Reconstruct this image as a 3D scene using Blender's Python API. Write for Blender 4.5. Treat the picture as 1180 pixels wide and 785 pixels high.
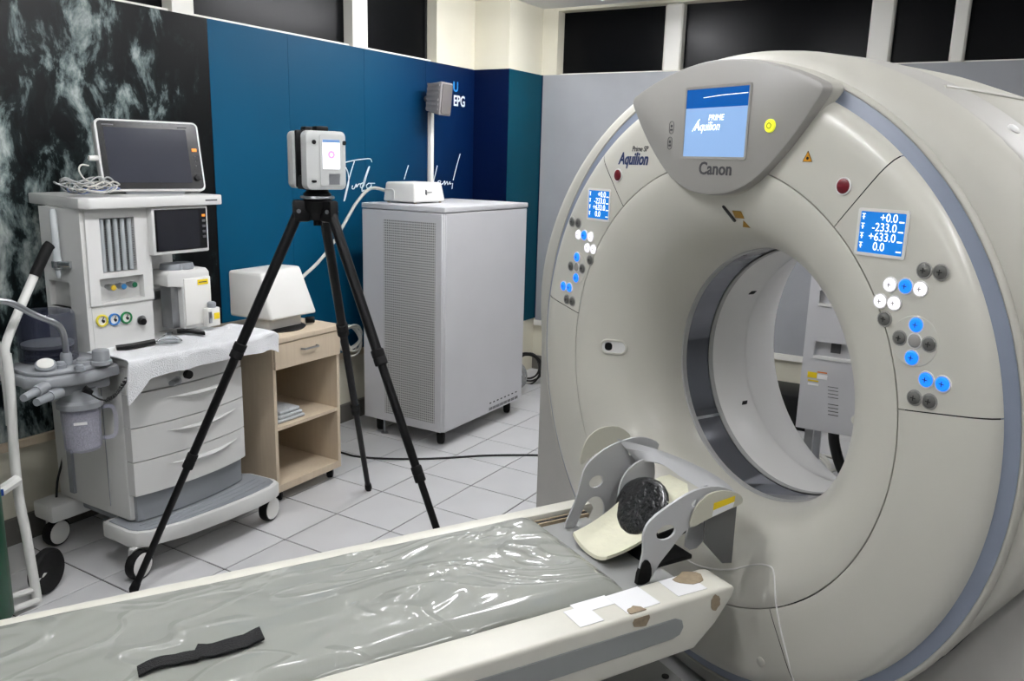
import bpy, bmesh, math, random
from mathutils import Vector, Matrix, noise
from mathutils.geometry import tessellate_polygon
random.seed(7)
PI = math.pi
for o in list(bpy.data.objects):
    bpy.data.objects.remove(o)
SC = bpy.context.scene
COL = SC.collection

# ------------------------------------------------------------------ camera
FPX = 943.76
YAW, PITCH, ROLL = 0.534, 0.21695, -0.02706
CAM = Vector((-2.6544, -2.8111, 1.6316))
_f = Vector((math.cos(YAW) * math.cos(PITCH), math.sin(YAW) * math.cos(PITCH), -math.sin(PITCH)))
_r = Vector((math.sin(YAW), -math.cos(YAW), 0))
_d = _f.cross(_r)
CR = math.cos(ROLL) * _r + math.sin(ROLL) * _d
CD = -math.sin(ROLL) * _r + math.cos(ROLL) * _d
CF = _f
cam = bpy.data.cameras.new('camera')
cam.sensor_fit = 'HORIZONTAL'
cam.sensor_width = 36
cam.lens = FPX / 1180 * 36
cam.clip_start = 0.02
camo = bpy.data.objects.new('camera', cam)
COL.objects.link(camo)
m = Matrix.Identity(4)
for i in range(3):
    m[i][0] = CR[i]; m[i][1] = -CD[i]; m[i][2] = -CF[i]; m[i][3] = CAM[i]
camo.matrix_world = m
SC.camera = camo

# ------------------------------------------------------------------ world, exposure
w = bpy.data.worlds.new('night')
SC.world = w
w.use_nodes = True
w.node_tree.nodes['Background'].inputs[0].default_value = (0.010, 0.013, 0.02, 1)
w.node_tree.nodes['Background'].inputs[1].default_value = 0.5
SC.view_settings.view_transform = 'Standard'
SC.view_settings.look = 'None'
SC.view_settings.gamma = 1
SC.view_settings.use_curve_mapping = False
SC.view_settings.exposure = 0.18
LAMP_POWER = 60.0
# ceiling batten lamps: x, y, length, (unused), strength factor
LAMPS = [(-1.5, -1.10, 1.2, 0.3, 1.35), (0.2, -1.30, 1.2, 0.3, 1.4), (1.75, -0.50, 1.2, 0.25, 1.5),
         (-1.5, -3.4, 1.2, 0.3, 0.7), (0.6, -3.5, 1.2, 0.3, 0.7), (-3.2, -2.0, 1.2, 0.3, 0.7)]


def ray(x, y):
    return CF + CR * ((x - 590) / FPX) + CD * ((y - 392.5) / FPX)


def P(x, y, X=None, Y=None, z=None):
    """measured point of the photograph on a known plane of the room"""
    d = ray(x, y)
    if X is not None: t = (X - CAM.x) / d.x
    elif Y is not None: t = (Y - CAM.y) / d.y
    else: t = (z - CAM.z) / d.z
    return CAM + d * t


# ------------------------------------------------------------------ materials
MATS = {}


def s2l(c):
    return tuple(((v / 255) / 12.92 if v / 255 <= 0.04045 else ((v / 255 + 0.055) / 1.055) ** 2.4) for v in c)


def mat(name, rgb, rough=0.5, metal=0.0, var=0.0, vscale=8.0, bump=0.0, bscale=60.0, coat=0.0, emit=None, es=1.0,
        alpha=1.0, trans=0.0, ior=1.45, spec=0.5):
    if name in MATS: return MATS[name]
    m = bpy.data.materials.new(name)
    m.use_nodes = True
    nt = m.node_tree
    b = nt.nodes['Principled BSDF']
    c = s2l(rgb) + (1,)
    b.inputs['Base Color'].default_value = c
    b.inputs['Roughness'].default_value = rough
    b.inputs['Metallic'].default_value = metal
    b.inputs['Coat Weight'].default_value = coat
    b.inputs['Coat Roughness'].default_value = 0.1
    b.inputs['Transmission Weight'].default_value = trans
    b.inputs['IOR'].default_value = ior
    b.inputs['Alpha'].default_value = alpha
    b.inputs['Specular IOR Level'].default_value = spec
    if emit:
        b.inputs['Emission Color'].default_value = s2l(emit) + (1,)
        b.inputs['Emission Strength'].default_value = es
    tc = nt.nodes.new('ShaderNodeTexCoord')
    if var > 0:
        n = nt.nodes.new('ShaderNodeTexNoise')
        n.inputs['Scale'].default_value = vscale
        n.inputs['Detail'].default_value = 6
        nt.links.new(tc.outputs['Object'], n.inputs['Vector'])
        r = nt.nodes.new('ShaderNodeValToRGB')
        r.color_ramp.elements[0].position = 0.3
        r.color_ramp.elements[1].position = 0.7
        lo = tuple(max(0, v * (1 - var)) for v in c[:3]) + (1,)
        hi = tuple(min(1, v * (1 + var)) for v in c[:3]) + (1,)
        r.color_ramp.elements[0].color = lo
        r.color_ramp.elements[1].color = hi
        nt.links.new(n.outputs['Fac'], r.inputs['Fac'])
        nt.links.new(r.outputs['Color'], b.inputs['Base Color'])
    if bump > 0:
        n2 = nt.nodes.new('ShaderNodeTexNoise')
        n2.inputs['Scale'].default_value = bscale
        n2.inputs['Detail'].default_value = 4
        nt.links.new(tc.outputs['Object'], n2.inputs['Vector'])
        bp = nt.nodes.new('ShaderNodeBump')
        bp.inputs['Strength'].default_value = bump
        bp.inputs['Distance'].default_value = 0.01
        nt.links.new(n2.outputs['Fac'], bp.inputs['Height'])
        nt.links.new(bp.outputs['Normal'], b.inputs['Normal'])
    MATS[name] = m
    return m


def nodes_of(m):
    nt = m.node_tree
    return nt, nt.nodes['Principled BSDF']


COVER = mat('gantry_cover_plastic', (201, 199, 188), 0.33, var=0.03, vscale=3, coat=0.15)
SHIELD = mat('gantry_grey_plastic', (150, 148, 143), 0.4)
BAND = mat('blue_grey_band', (128, 136, 151), 0.4)
BODYG = mat('gantry_body_plastic', (182, 180, 170), 0.5, var=0.03, vscale=3)
LOWG = mat('gantry_lower_paint', (176, 174, 168), 0.4, var=0.05, vscale=6)
DARK = mat('dark_gap', (24, 24, 24), 0.7)
BLACK = mat('black_plastic', (9, 9, 10), 0.45, spec=0.3)
BLACKM = mat('black_tripod_carbon', (7, 7, 8), 0.4, var=0.15, vscale=40, spec=0.3)
RUBBER = mat('black_rubber', (9, 9, 9), 0.7, spec=0.3)
LINER = mat('bore_liner_white', (226, 225, 222), 0.35)
FRAMEG = mat('bore_ring_grey', (165, 165, 163), 0.4)
WHITE = mat('white_plastic', (222, 221, 216), 0.4)
MACH = mat('machine_white_plastic', (205, 205, 202), 0.42)
MACHG = mat('machine_grey_plastic', (133, 137, 141), 0.5)
ABSG = mat('absorber_grey', (140, 143, 146), 0.4)
METAL = mat('brushed_steel', (170, 172, 175), 0.3, 1.0)
CHROME = mat('chrome', (210, 212, 215), 0.12, 1.0)
WPAINT = mat('white_metal_paint', (222, 222, 217), 0.35, var=0.04, vscale=15)
CABP = mat('cabinet_grey_paint', (196, 196, 198), 0.42, var=0.02, vscale=4)
RAILW = mat('couch_white_plastic', (214, 212, 200), 0.4, var=0.04, vscale=9)
STRIPE = mat('couch_grey_inset', (143, 146, 144), 0.45)
COUCHG = mat('couch_grey', (140, 141, 139), 0.5)
CREAM = mat('cream_pad', (226, 224, 200), 0.6, var=0.05, vscale=20, bump=0.3, bscale=30)
HEADG = mat('headrest_grey', (186, 187, 188), 0.35)
HEADB = mat('headrest_beige', (196, 194, 178), 0.45)
TAPEW = mat('white_tape', (240, 240, 240), 0.5)
TAPEB = mat('brown_tape', (150, 135, 112), 0.8, var=0.2, vscale=60)
YEL = mat('yellow_sticker', (235, 205, 30), 0.5)
ORG = mat('orange_button', (230, 135, 40), 0.5, emit=(230, 135, 40), es=0.4)
NAVY = mat('navy_print', (40, 55, 95), 0.5)
GREYPR = mat('grey_print', (70, 70, 72), 0.5)
WPRINT = mat('white_print', (225, 232, 236), 0.5)
BPRINT = mat('light_blue_print', (40, 130, 190), 0.5)
GREEN = mat('green_cylinder_paint', (8, 66, 42), 0.35)
WOODP = mat('pale_wood', (196, 180, 156), 0.5)
CLEAR = mat('clear_lavender_plastic', (190, 190, 215), 0.08, alpha=0.22)
DOME = mat('smoky_clear_plastic', (60, 64, 82), 0.06, alpha=0.45)
GLASSP = mat('clear_plastic', (235, 238, 240), 0.05, trans=1.0, ior=1.15)
GRAN = mat('white_granules', (185, 183, 180), 0.9, var=0.25, vscale=160, bump=1.0, bscale=200)
TOWEL = mat('white_towel', (246, 247, 248), 0.9, var=0.03, vscale=30, bump=0.8, bscale=260)
CABLEW = mat('white_cable', (200, 198, 190), 0.5)
CABLEG = mat('grey_cable', (150, 152, 150), 0.5)
CABLEK = mat('black_cable', (14, 14, 14), 0.5)
SCRDK = mat('dark_screen', (22, 23, 30), 0.16)
BEZEL = mat('black_bezel', (14, 14, 17), 0.25)
BTN_B = mat('blue_lit_button', (20, 110, 220), 0.4, emit=(20, 120, 245), es=1.0)
BTN_W = mat('white_lit_button', (235, 235, 240), 0.4, emit=(245, 240, 250), es=0.9)
BTN_G = mat('grey_button', (92, 92, 88), 0.5)
BTN_R = mat('red_button', (100, 14, 26), 0.4)
BTN_Y = mat('yellow_lit_button', (225, 225, 60), 0.4, emit=(225, 235, 50), es=0.5)
LCD = mat('blue_lcd', (22, 96, 168), 0.25, emit=(26, 104, 180), es=0.85)
LCDW = mat('lcd_white', (240, 245, 250), 0.4, emit=(240, 246, 252), es=1.1)
SCR_T = mat('screen_top_band', (6, 60, 120), 0.25, emit=(6, 70, 135), es=0.9)
SCR_L = mat('screen_light_blue', (90, 120, 160), 0.25, emit=(150, 182, 222), es=0.62)
GROUT = mat('dark_grout', (26, 25, 24), 0.9)
TILE = mat('white_floor_tile', (198, 198, 198), 0.28, var=0.05, vscale=2.5, coat=0.1)
WALLC = mat('cream_wall_paint', (214, 210, 192), 0.7, var=0.03, vscale=3)
BOARD = mat('grey_wall_board', (152, 154, 157), 0.5, var=0.07, vscale=2.5, spec=0.3)
CEILW = mat('ceiling_white', (222, 222, 220), 0.8)
SKIRT = mat('grey_skirting', (95, 93, 88), 0.5)
MULL = mat('white_window_frame', (232, 230, 222), 0.45)
PANE = mat('night_window_glass', (5, 6, 8), 0.3, spec=0.12)
SPKG = mat('speaker_grey', (128, 125, 124), 0.6)
SPKD = mat('speaker_mesh', (92, 88, 87), 0.7)
SCNG = mat('scanner_silver', (176, 178, 176), 0.4)
MATG = mat('mattress_grey', (140, 142, 135), 0.35)

# wood grain for the cabinet
nt, b = nodes_of(WOODP)
tc = nt.nodes.new('ShaderNodeTexCoord'); mp = nt.nodes.new('ShaderNodeMapping'); wv = nt.nodes.new('ShaderNodeTexNoise')
mp.inputs['Scale'].default_value = (60, 60, 4)
wv.inputs['Scale'].default_value = 1.5; wv.inputs['Detail'].default_value = 6
rp = nt.nodes.new('ShaderNodeValToRGB')
rp.color_ramp.elements[0].color = s2l((186, 170, 147)) + (1,); rp.color_ramp.elements[1].color = s2l((204, 189, 166)) + (1,)
nt.links.new(tc.outputs['Object'], mp.inputs['Vector']); nt.links.new(mp.outputs['Vector'], wv.inputs['Vector'])
nt.links.new(wv.outputs['Fac'], rp.inputs['Fac']); nt.links.new(rp.outputs['Color'], b.inputs['Base Color'])

# glossy crumpled plastic film over the mattress
nt, b = nodes_of(MATG)
b.inputs['Coat Weight'].default_value = 0.9; b.inputs['Coat Roughness'].default_value = 0.07; b.inputs['Roughness'].default_value = 0.5
tc = nt.nodes.new('ShaderNodeTexCoord'); mp = nt.nodes.new('ShaderNodeMapping')
mp.inputs['Scale'].default_value = (1.0, 1.8, 1)
n1 = nt.nodes.new('ShaderNodeTexNoise'); n1.inputs['Scale'].default_value = 1.7; n1.inputs['Detail'].default_value = 1.5; n1.inputs['Distortion'].default_value = 2.4
n2 = nt.nodes.new('ShaderNodeTexNoise'); n2.inputs['Scale'].default_value = 2.3; n2.inputs['Detail'].default_value = 2; n2.inputs['Distortion'].default_value = 1.0
s1 = nt.nodes.new('ShaderNodeMath'); s1.operation = 'SUBTRACT'; s1.inputs[1].default_value = 0.5
s2 = nt.nodes.new('ShaderNodeMath'); s2.operation = 'ABSOLUTE'
s3 = nt.nodes.new('ShaderNodeMapRange'); s3.interpolation_type = 'SMOOTHSTEP'
s3.inputs[1].default_value = 0.0; s3.inputs[2].default_value = 0.045; s3.inputs[3].default_value = 0.28; s3.inputs[4].default_value = 0.0
ad = nt.nodes.new('ShaderNodeMath'); ad.operation = 'ADD'
bp = nt.nodes.new('ShaderNodeBump'); bp.inputs['Strength'].default_value = 0.75; bp.inputs['Distance'].default_value = 0.06
L_ = nt.links.new
L_(tc.outputs['Object'], mp.inputs['Vector']); L_(mp.outputs['Vector'], n1.inputs['Vector']); L_(mp.outputs['Vector'], n2.inputs['Vector'])
L_(n1.outputs['Fac'], s1.inputs[0]); L_(s1.outputs[0], s2.inputs[0]); L_(s2.outputs[0], s3.inputs[0])
L_(n2.outputs['Fac'], ad.inputs[0]); L_(s3.outputs[0], ad.inputs[1])
L_(ad.outputs[0], bp.inputs['Height']); L_(bp.outputs['Normal'], b.inputs['Coat Normal'])
b.inputs['Roughness'].default_value = 0.6

# printed mural: dark water with pale foam and rock
MURAL = mat('dark_water_mural', (14, 18, 18), 0.4, spec=0.2)
nt, b = nodes_of(MURAL)
tc = nt.nodes.new('ShaderNodeTexCoord'); mp = nt.nodes.new('ShaderNodeMapping'); mp.inputs['Scale'].default_value = (1.5, 1, 0.75)
n1 = nt.nodes.new('ShaderNodeTexNoise'); n1.inputs['Scale'].default_value = 6.0; n1.inputs['Detail'].default_value = 9; n1.inputs['Roughness'].default_value = 0.66; n1.inputs['Distortion'].default_value = 0.35
n2 = nt.nodes.new('ShaderNodeTexNoise'); n2.inputs['Scale'].default_value = 1.3; n2.inputs['Detail'].default_value = 2
sx = nt.nodes.new('ShaderNodeSeparateXYZ')
mr = nt.nodes.new('ShaderNodeMapRange'); mr.inputs[1].default_value = -1.1; mr.inputs[2].default_value = 0.1; mr.inputs[3].default_value = 0.12; mr.inputs[4].default_value = -0.06
a1 = nt.nodes.new('ShaderNodeMath'); a1.operation = 'ADD'
a2 = nt.nodes.new('ShaderNodeMath'); a2.operation = 'MULTIPLY_ADD'; a2.inputs[1].default_value = 0.35
rp = nt.nodes.new('ShaderNodeValToRGB')
els = rp.color_ramp.elements
els[0].position = 0.66; els[0].color = s2l((4, 6, 7)) + (1,)
els[1].position = 0.93; els[1].color = s2l((165, 172, 168)) + (1,)
e = els.new(0.735); e.color = s2l((16, 24, 25)) + (1,)
e = els.new(0.80); e.color = s2l((88, 100, 99)) + (1,)
L_ = nt.links.new
L_(tc.outputs['Object'], mp.inputs['Vector']); L_(mp.outputs['Vector'], n1.inputs['Vector']); L_(mp.outputs['Vector'], n2.inputs['Vector'])
L_(tc.outputs['Object'], sx.inputs[0]); L_(sx.outputs['X'], mr.inputs[0])
L_(n2.outputs['Fac'], a2.inputs[0]); L_(n1.outputs['Fac'], a2.inputs[2])
L_(a2.outputs[0], a1.inputs[0]); L_(mr.outputs[0], a1.inputs[1]); L_(a1.outputs[0], rp.inputs['Fac']); L_(rp.outputs['Color'], b.inputs['Base Color'])

# printed blue boards: teal to navy print, with shade toward the corner painted in
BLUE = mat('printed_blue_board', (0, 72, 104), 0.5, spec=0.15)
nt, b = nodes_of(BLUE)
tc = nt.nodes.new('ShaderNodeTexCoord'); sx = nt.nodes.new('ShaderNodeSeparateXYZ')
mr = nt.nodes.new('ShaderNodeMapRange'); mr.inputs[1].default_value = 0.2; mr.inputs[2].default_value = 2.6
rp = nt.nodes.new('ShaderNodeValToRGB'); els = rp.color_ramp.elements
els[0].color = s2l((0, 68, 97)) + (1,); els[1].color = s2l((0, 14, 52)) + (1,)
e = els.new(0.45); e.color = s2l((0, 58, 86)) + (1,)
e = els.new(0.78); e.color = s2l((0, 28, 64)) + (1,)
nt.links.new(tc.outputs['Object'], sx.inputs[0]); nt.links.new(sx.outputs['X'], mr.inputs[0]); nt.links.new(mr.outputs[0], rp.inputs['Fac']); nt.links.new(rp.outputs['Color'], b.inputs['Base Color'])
TEAL = mat('printed_lit_teal_board', (0, 58, 74), 0.5, spec=0.15)  # column face turned to the light, its lighter tone painted into the colour
NAVYB = mat('printed_shaded_navy_board', (0, 14, 48), 0.5, spec=0.15)  # darker copy: shade of the other column face painted into the colour

# perforated sheet: dots on a fine grid (object coordinates, y and z)
PERF = mat('perforated_sheet', (188, 188, 186), 0.45)
nt, b = nodes_of(PERF)
tc = nt.nodes.new('ShaderNodeTexCoord'); sx = nt.nodes.new('ShaderNodeSeparateXYZ')
L_ = nt.links.new
L_(tc.outputs['Object'], sx.inputs[0])


def frac(sock, pitch):
    d = nt.nodes.new('ShaderNodeMath'); d.operation = 'DIVIDE'; d.inputs[1].default_value = pitch
    f = nt.nodes.new('ShaderNodeMath'); f.operation = 'FRACT'
    s = nt.nodes.new('ShaderNodeMath'); s.operation = 'SUBTRACT'; s.inputs[1].default_value = 0.5
    q = nt.nodes.new('ShaderNodeMath'); q.operation = 'MULTIPLY'
    L_(sock, d.inputs[0]); L_(d.outputs[0], f.inputs[0]); L_(f.outputs[0], s.inputs[0]); L_(s.outputs[0], q.inputs[0]); L_(s.outputs[0], q.inputs[1])
    return q.outputs[0]


su = nt.nodes.new('ShaderNodeMath'); su.operation = 'ADD'
L_(frac(sx.outputs['Y'], 0.014), su.inputs[0]); L_(frac(sx.outputs['Z'], 0.014), su.inputs[1])
lt = nt.nodes.new('ShaderNodeMath'); lt.operation = 'LESS_THAN'; lt.inputs[1].default_value = 0.08
L_(su.outputs[0], lt.inputs[0])
mx = nt.nodes.new('ShaderNodeMix'); mx.data_type = 'RGBA'
mx.inputs[6].default_value = s2l((188, 188, 186)) + (1,); mx.inputs[7].default_value = s2l((48, 48, 48)) + (1,)
L_(lt.outputs[0], mx.inputs[0]); L_(mx.outputs[2], b.inputs['Base Color'])

# lower gantry paint with pale scuffs
nt, b = nodes_of(LOWG)
b.inputs['Roughness'].default_value = 0.5

# ------------------------------------------------------------------ geometry helpers (verts, faces)


def box(x0, x1, y0, y1, z0, z1):
    v = [(x0, y0, z0), (x1, y0, z0), (x1, y1, z0), (x0, y1, z0), (x0, y0, z1), (x1, y0, z1), (x1, y1, z1), (x0, y1, z1)]
    return v, [(0, 3, 2, 1), (4, 5, 6, 7), (0, 1, 5, 4), (1, 2, 6, 5), (2, 3, 7, 6), (3, 0, 4, 7)]


def hexa(b4, t4):
    """solid from four bottom and four top corners, both in the same turning sense (seen from above: counter-clockwise)"""
    v = [tuple(p) for p in list(b4) + list(t4)]
    return v, [(0, 3, 2, 1), (4, 5, 6, 7), (0, 1, 5, 4), (1, 2, 6, 5), (2, 3, 7, 6), (3, 0, 4, 7)]


def bevel(geo, r, seg=2):
    bm = bmesh.new()
    vs = [bm.verts.new(p) for p in geo[0]]
    for f in geo[1]:
        try: bm.faces.new([vs[i] for i in f])
        except ValueError: pass
    bmesh.ops.recalc_face_normals(bm, faces=bm.faces)
    es = [e for e in bm.edges if len(e.link_faces) == 2 and e.calc_face_angle(0) > 0.5]
    bmesh.ops.bevel(bm, geom=es, offset=r, segments=seg, affect='EDGES', profile=0.5, clamp_overlap=True)
    bm.verts.index_update()
    out = [tuple(v.co) for v in bm.verts], [tuple(v.index for v in f.verts) for f in bm.faces]
    bm.free()
    return out


def rbox(x0, x1, y0, y1, z0, z1, r=0.006, seg=2):
    return bevel(box(x0, x1, y0, y1, z0, z1), r, seg)


def merge(*gs):
    v, f = [], []
    for g in gs:
        n = len(v)
        v += list(g[0]); f += [tuple(i + n for i in q) for q in g[1]]
    return v, f


def basis(d):
    d = Vector(d).normalized()
    u = d.cross(Vector((0, 0, 1)))
    if u.length < 1e-4: u = d.cross(Vector((1, 0, 0)))
    u.normalize()
    return d, u, d.cross(u)


def lathe(profile, origin=(0, 0, 0), axis=(0, 0, 1), n=24, close=False):
    d, u, w_ = basis(axis)
    o = Vector(origin)
    v, f = [], []
    for r, h in profile:
        for k in range(n):
            t = 2 * PI * k / n
            v.append(tuple(o + d * h + (u * math.cos(t) + w_ * math.sin(t)) * r))
    m_ = len(profile)
    for i in range(m_ - 1 + (1 if close else 0)):
        i2 = (i + 1) % m_
        for k in range(n):
            k2 = (k + 1) % n
            f.append((i * n + k, i * n + k2, i2 * n + k2, i2 * n + k))
    if not close:
        if profile[0][0] > 1e-5: f.append(tuple(range(n))[::-1])
        if profile[-1][0] > 1e-5: f.append(tuple((m_ - 1) * n + k for k in range(n)))
    return v, f


def cyl(p0, p1, r0, r1=None, n=16):
    p0, p1 = Vector(p0), Vector(p1)
    r1 = r0 if r1 is None else r1
    return lathe([(r0, 0), (r1, (p1 - p0).length)], p0, p1 - p0, n)


def smooth_path(pts, per=6, closed=False):
    pts = [Vector(p) for p in pts]
    n = len(pts)
    if n < 3: return pts
    out = []
    for i in range(n - (0 if closed else 1)):
        a = pts[(i - 1) % n] if closed or i > 0 else pts[0]
        b_ = pts[i]; c = pts[(i + 1) % n]
        d = pts[(i + 2) % n] if closed or i + 2 < n else pts[-1]
        for k in range(per):
            t = k / per
            out.append(0.5 * ((2 * b_) + (c - a) * t + (2 * a - 5 * b_ + 4 * c - d) * t * t + (3 * b_ - a - 3 * c + d) * t ** 3))
    if not closed: out.append(pts[-1])
    return out


def tube(pts, r, n=8, closed=False, smooth=0):
    if smooth: pts = smooth_path(pts, smooth, closed)
    pts = [Vector(p) for p in pts]
    m_ = len(pts)
    v, f = [], []
    u = None
    for i, p in enumerate(pts):
        if closed: d = pts[(i + 1) % m_] - pts[i - 1]
        else: d = pts[min(i + 1, m_ - 1)] - pts[max(i - 1, 0)]
        if d.length < 1e-9: d = Vector((0, 0, 1))
        d.normalize()
        if u is None: u = basis(d)[1]
        u = u - d * u.dot(d)
        if u.length < 1e-6: u = basis(d)[1]
        u.normalize()
        w_ = d.cross(u)
        rr = r[i] if isinstance(r, (list, tuple)) else r
        for k in range(n):
            t = 2 * PI * k / n
            v.append(tuple(p + (u * math.cos(t) + w_ * math.sin(t)) * rr))
    for i in range(m_ - (0 if closed else 1)):
        i2 = (i + 1) % m_
        for k in range(n):
            k2 = (k + 1) % n
            f.append((i * n + k, i * n + k2, i2 * n + k2, i2 * n + k))
    if not closed:
        f.append(tuple(range(n))[::-1]); f.append(tuple((m_ - 1) * n + k for k in range(n)))
    return v, f


def plate(outer, holes, fn, w0, w1):
    """flat outline with holes, given thickness; fn(u, v, w) maps to 3D"""
    loops = [list(outer)] + [list(h) for h in holes]
    flat = [p for l in loops for p in l]
    tris = tessellate_polygon([[Vector((p[0], p[1], 0)) for p in l] for l in loops])
    n = len(flat)
    v = [tuple(fn(p[0], p[1], w0)) for p in flat] + [tuple(fn(p[0], p[1], w1)) for p in flat]
    f = [tuple(t) for t in tris] + [tuple(i + n for i in t[::-1]) for t in tris]
    k = 0
    for l in loops:
        m_ = len(l)
        for i in range(m_):
            a, c = k + i, k + (i + 1) % m_
            f.append((a, c, c + n, a + n))
        k += m_
    return v, f


def arc(cx, cy, rx, ry=None, a0=0, a1=360, n=20):
    ry = rx if ry is None else ry
    full = abs(a1 - a0) >= 359.9
    return [(cx + rx * math.cos(math.radians(a0 + (a1 - a0) * i / (n if full else n - 1))),
             cy + ry * math.sin(math.radians(a0 + (a1 - a0) * i / (n if full else n - 1)))) for i in range(n)]


def rrect(x0, x1, y0, y1, r, n=5):
    out = []
    for cx, cy, a in ((x1 - r, y1 - r, 0), (x0 + r, y1 - r, 90), (x0 + r, y0 + r, 180), (x1 - r, y0 + r, 270)):
        out += arc(cx, cy, r, r, a, a + 90, n)
    return out


def grid(nu, nv, fn):
    v = [tuple(fn(i / (nu - 1), j / (nv - 1))) for i in range(nu) for j in range(nv)]
    f = [(i * nv + j, i * nv + j + 1, (i + 1) * nv + j + 1, (i + 1) * nv + j) for i in range(nu - 1) for j in range(nv - 1)]
    return v, f


def xform(geo, M):
    return [tuple(M @ Vector(p)) for p in geo[0]], geo[1]


def frame(o, right, up):
    """matrix whose x = right, y = up, z = right x up (the way a sign faces)"""
    r = Vector(right).normalized(); u = Vector(up).normalized(); n = r.cross(u)
    M = Matrix.Identity(4)
    for i in range(3):
        M[i][0] = r[i]; M[i][1] = u[i]; M[i][2] = n[i]; M[i][3] = o[i]
    return M


def letters(txt, size, M, depth=0.0012, shear=0.0, align='LEFT', sx=1.0, bold=0.0):
    cu = bpy.data.curves.new('lettering', 'FONT')
    cu.body = txt; cu.size = size; cu.extrude = depth; cu.shear = shear; cu.align_x = align; cu.offset = bold
    cu.resolution_u = 3
    o = bpy.data.objects.new('lettering', cu)
    me = o.to_mesh()
    g = [tuple(M @ Vector((v.co.x * sx, v.co.y, v.co.z))) for v in me.vertices], [tuple(p.vertices) for p in me.polygons]
    o.to_mesh_clear()
    bpy.data.objects.remove(o); bpy.data.curves.remove(cu)
    return g


# ------------------------------------------------------------------ objects
ORIGIN = {}


def thing(name, label, cat, loc=(0, 0, 0), rz=0.0, group=None, world=True):
    o = bpy.data.objects.new(name, None)
    COL.objects.link(o)
    o.empty_display_size = 0.1
    o.location = loc; o.rotation_euler = (0, 0, rz)
    if label: o['label'] = label
    if cat: o['category'] = cat
    if group: o['group'] = group
    ORIGIN[o.name] = Vector(loc) if world else None
    return o


def root_of(o):
    while o.parent: o = o.parent
    return o


def obj(name, geo, material, parent=None, smooth=True, label=None, angle=38, fix=True):
    v, f = geo
    off = None
    if parent is not None:
        off = ORIGIN.get(root_of(parent).name)
    if off is not None: v = [(p[0] - off.x, p[1] - off.y, p[2] - off.z) for p in v]
    me = bpy.data.meshes.new(name)
    me.from_pydata([tuple(p) for p in v], [], f)
    if fix:
        bm = bmesh.new(); bm.from_mesh(me)
        bmesh.ops.remove_doubles(bm, verts=bm.verts, dist=1e-6)
        bmesh.ops.recalc_face_normals(bm, faces=bm.faces)
        bm.to_mesh(me); bm.free()
    me.materials.append(material)
    if smooth:
        me.polygons.foreach_set('use_smooth', [True] * len(me.polygons))
        me.set_sharp_from_angle(angle=math.radians(angle))
    o = bpy.data.objects.new(name, me)
    COL.objects.link(o)
    if parent is not None: o.parent = parent
    if label: o['label'] = label
    return o


def single(name, geo, material, label, cat, base=None, group=None, **k):
    """a thing that is one mesh, its origin at its base"""
    v, f = geo
    if base is None:
        xs = [p[0] for p in v]; ys = [p[1] for p in v]; zs = [p[2] for p in v]
        base = ((min(xs) + max(xs)) / 2, (min(ys) + max(ys)) / 2, min(zs))
    v = [(p[0] - base[0], p[1] - base[1], p[2] - base[2]) for p in v]
    o = obj(name, (v, f), material, None, **k)
    o.location = base
    o['label'] = label; o['category'] = cat
    if group: o['group'] = group
    ORIGIN[o.name] = Vector(base)
    return o


def struct(name, geo, material, parent=None, **k):
    o = obj(name, geo, material, parent, **k)
    if parent is None: o['kind'] = 'structure'
    return o


# ================================================================== the room
XB, YL, ZC = 2.945, 0.583, 2.72       # back wall, left wall, ceiling
X0, Y0 = -4.2, -5.0
PT, PB = 2.253, 0.445                 # boards: top and bottom

fl = struct('floor', box(X0, XB + 0.3, Y0, YL + 0.3, -0.10, -0.004), GROUT, smooth=False)
fl['label'] = 'white square tiled floor with dark joints'
TS, TR = 0.32, -0.01088
tme = None
far = []
for i in range(-14, 11):
    for j in range(-17, 3):
        cx, cy = (i + 0.5) * TS, (j + 0.5) * TS
        wx, wy = cx * math.cos(TR) - cy * math.sin(TR), cx * math.sin(TR) + cy * math.cos(TR)
        if not (X0 < wx < XB + 0.12 and Y0 < wy < YL + 0.12): continue
        h = TS / 2 - 0.003
        if -1.9 < wx and -2.9 < wy:
            if tme is None:
                t0 = obj('floor_tile', bevel(box(-h, h, -h, h, -0.008, 0), 0.0015, 1), TILE, fl, smooth=False)
                tme = t0.data
                t = t0
            else:
                t = bpy.data.objects.new('floor_tile', tme); COL.objects.link(t); t.parent = fl
            t.location = (wx, wy, 0); t.rotation_euler = (0, 0, TR)
        else:
            g = box(-h, h, -h, h, -0.008, 0)
            far.append(xform(g, Matrix.Translation((wx, wy, 0)) @ Matrix.Rotation(TR, 4, 'Z')))
ft = obj('far_floor_tiles', merge(*far), TILE, fl, smooth=False)
ft['kind'] = 'stuff'

T = 0.25
wl = struct('wall_left', merge(box(X0, XB, YL + 0.012, YL + T, 0, PT), box(X0, XB, YL + 0.012, YL + T, ZC - 0.02, ZC + 0.1),
                               box(2.015, 2.47, YL + 0.012, YL + T, PT, ZC - 0.02)), WALLC, smooth=False)
wl['label'] = 'left wall with printed boards'
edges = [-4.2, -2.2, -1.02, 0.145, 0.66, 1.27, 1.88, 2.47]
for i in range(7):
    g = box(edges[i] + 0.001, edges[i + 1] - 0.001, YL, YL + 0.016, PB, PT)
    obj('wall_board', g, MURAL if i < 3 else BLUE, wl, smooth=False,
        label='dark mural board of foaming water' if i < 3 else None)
struct('trim_1', box(X0, 2.47, YL - 0.02, YL + 0.014, PB - 0.035, PB - 0.001), WOODP, smooth=False)['label'] = 'pale wooden strip below the boards'
struct('baseboard_left', box(X0, 2.47, YL - 0.012, YL + 0.014, 0.0, 0.11), SKIRT, smooth=False)['label'] = 'dark grey skirting of the left wall'

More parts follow.
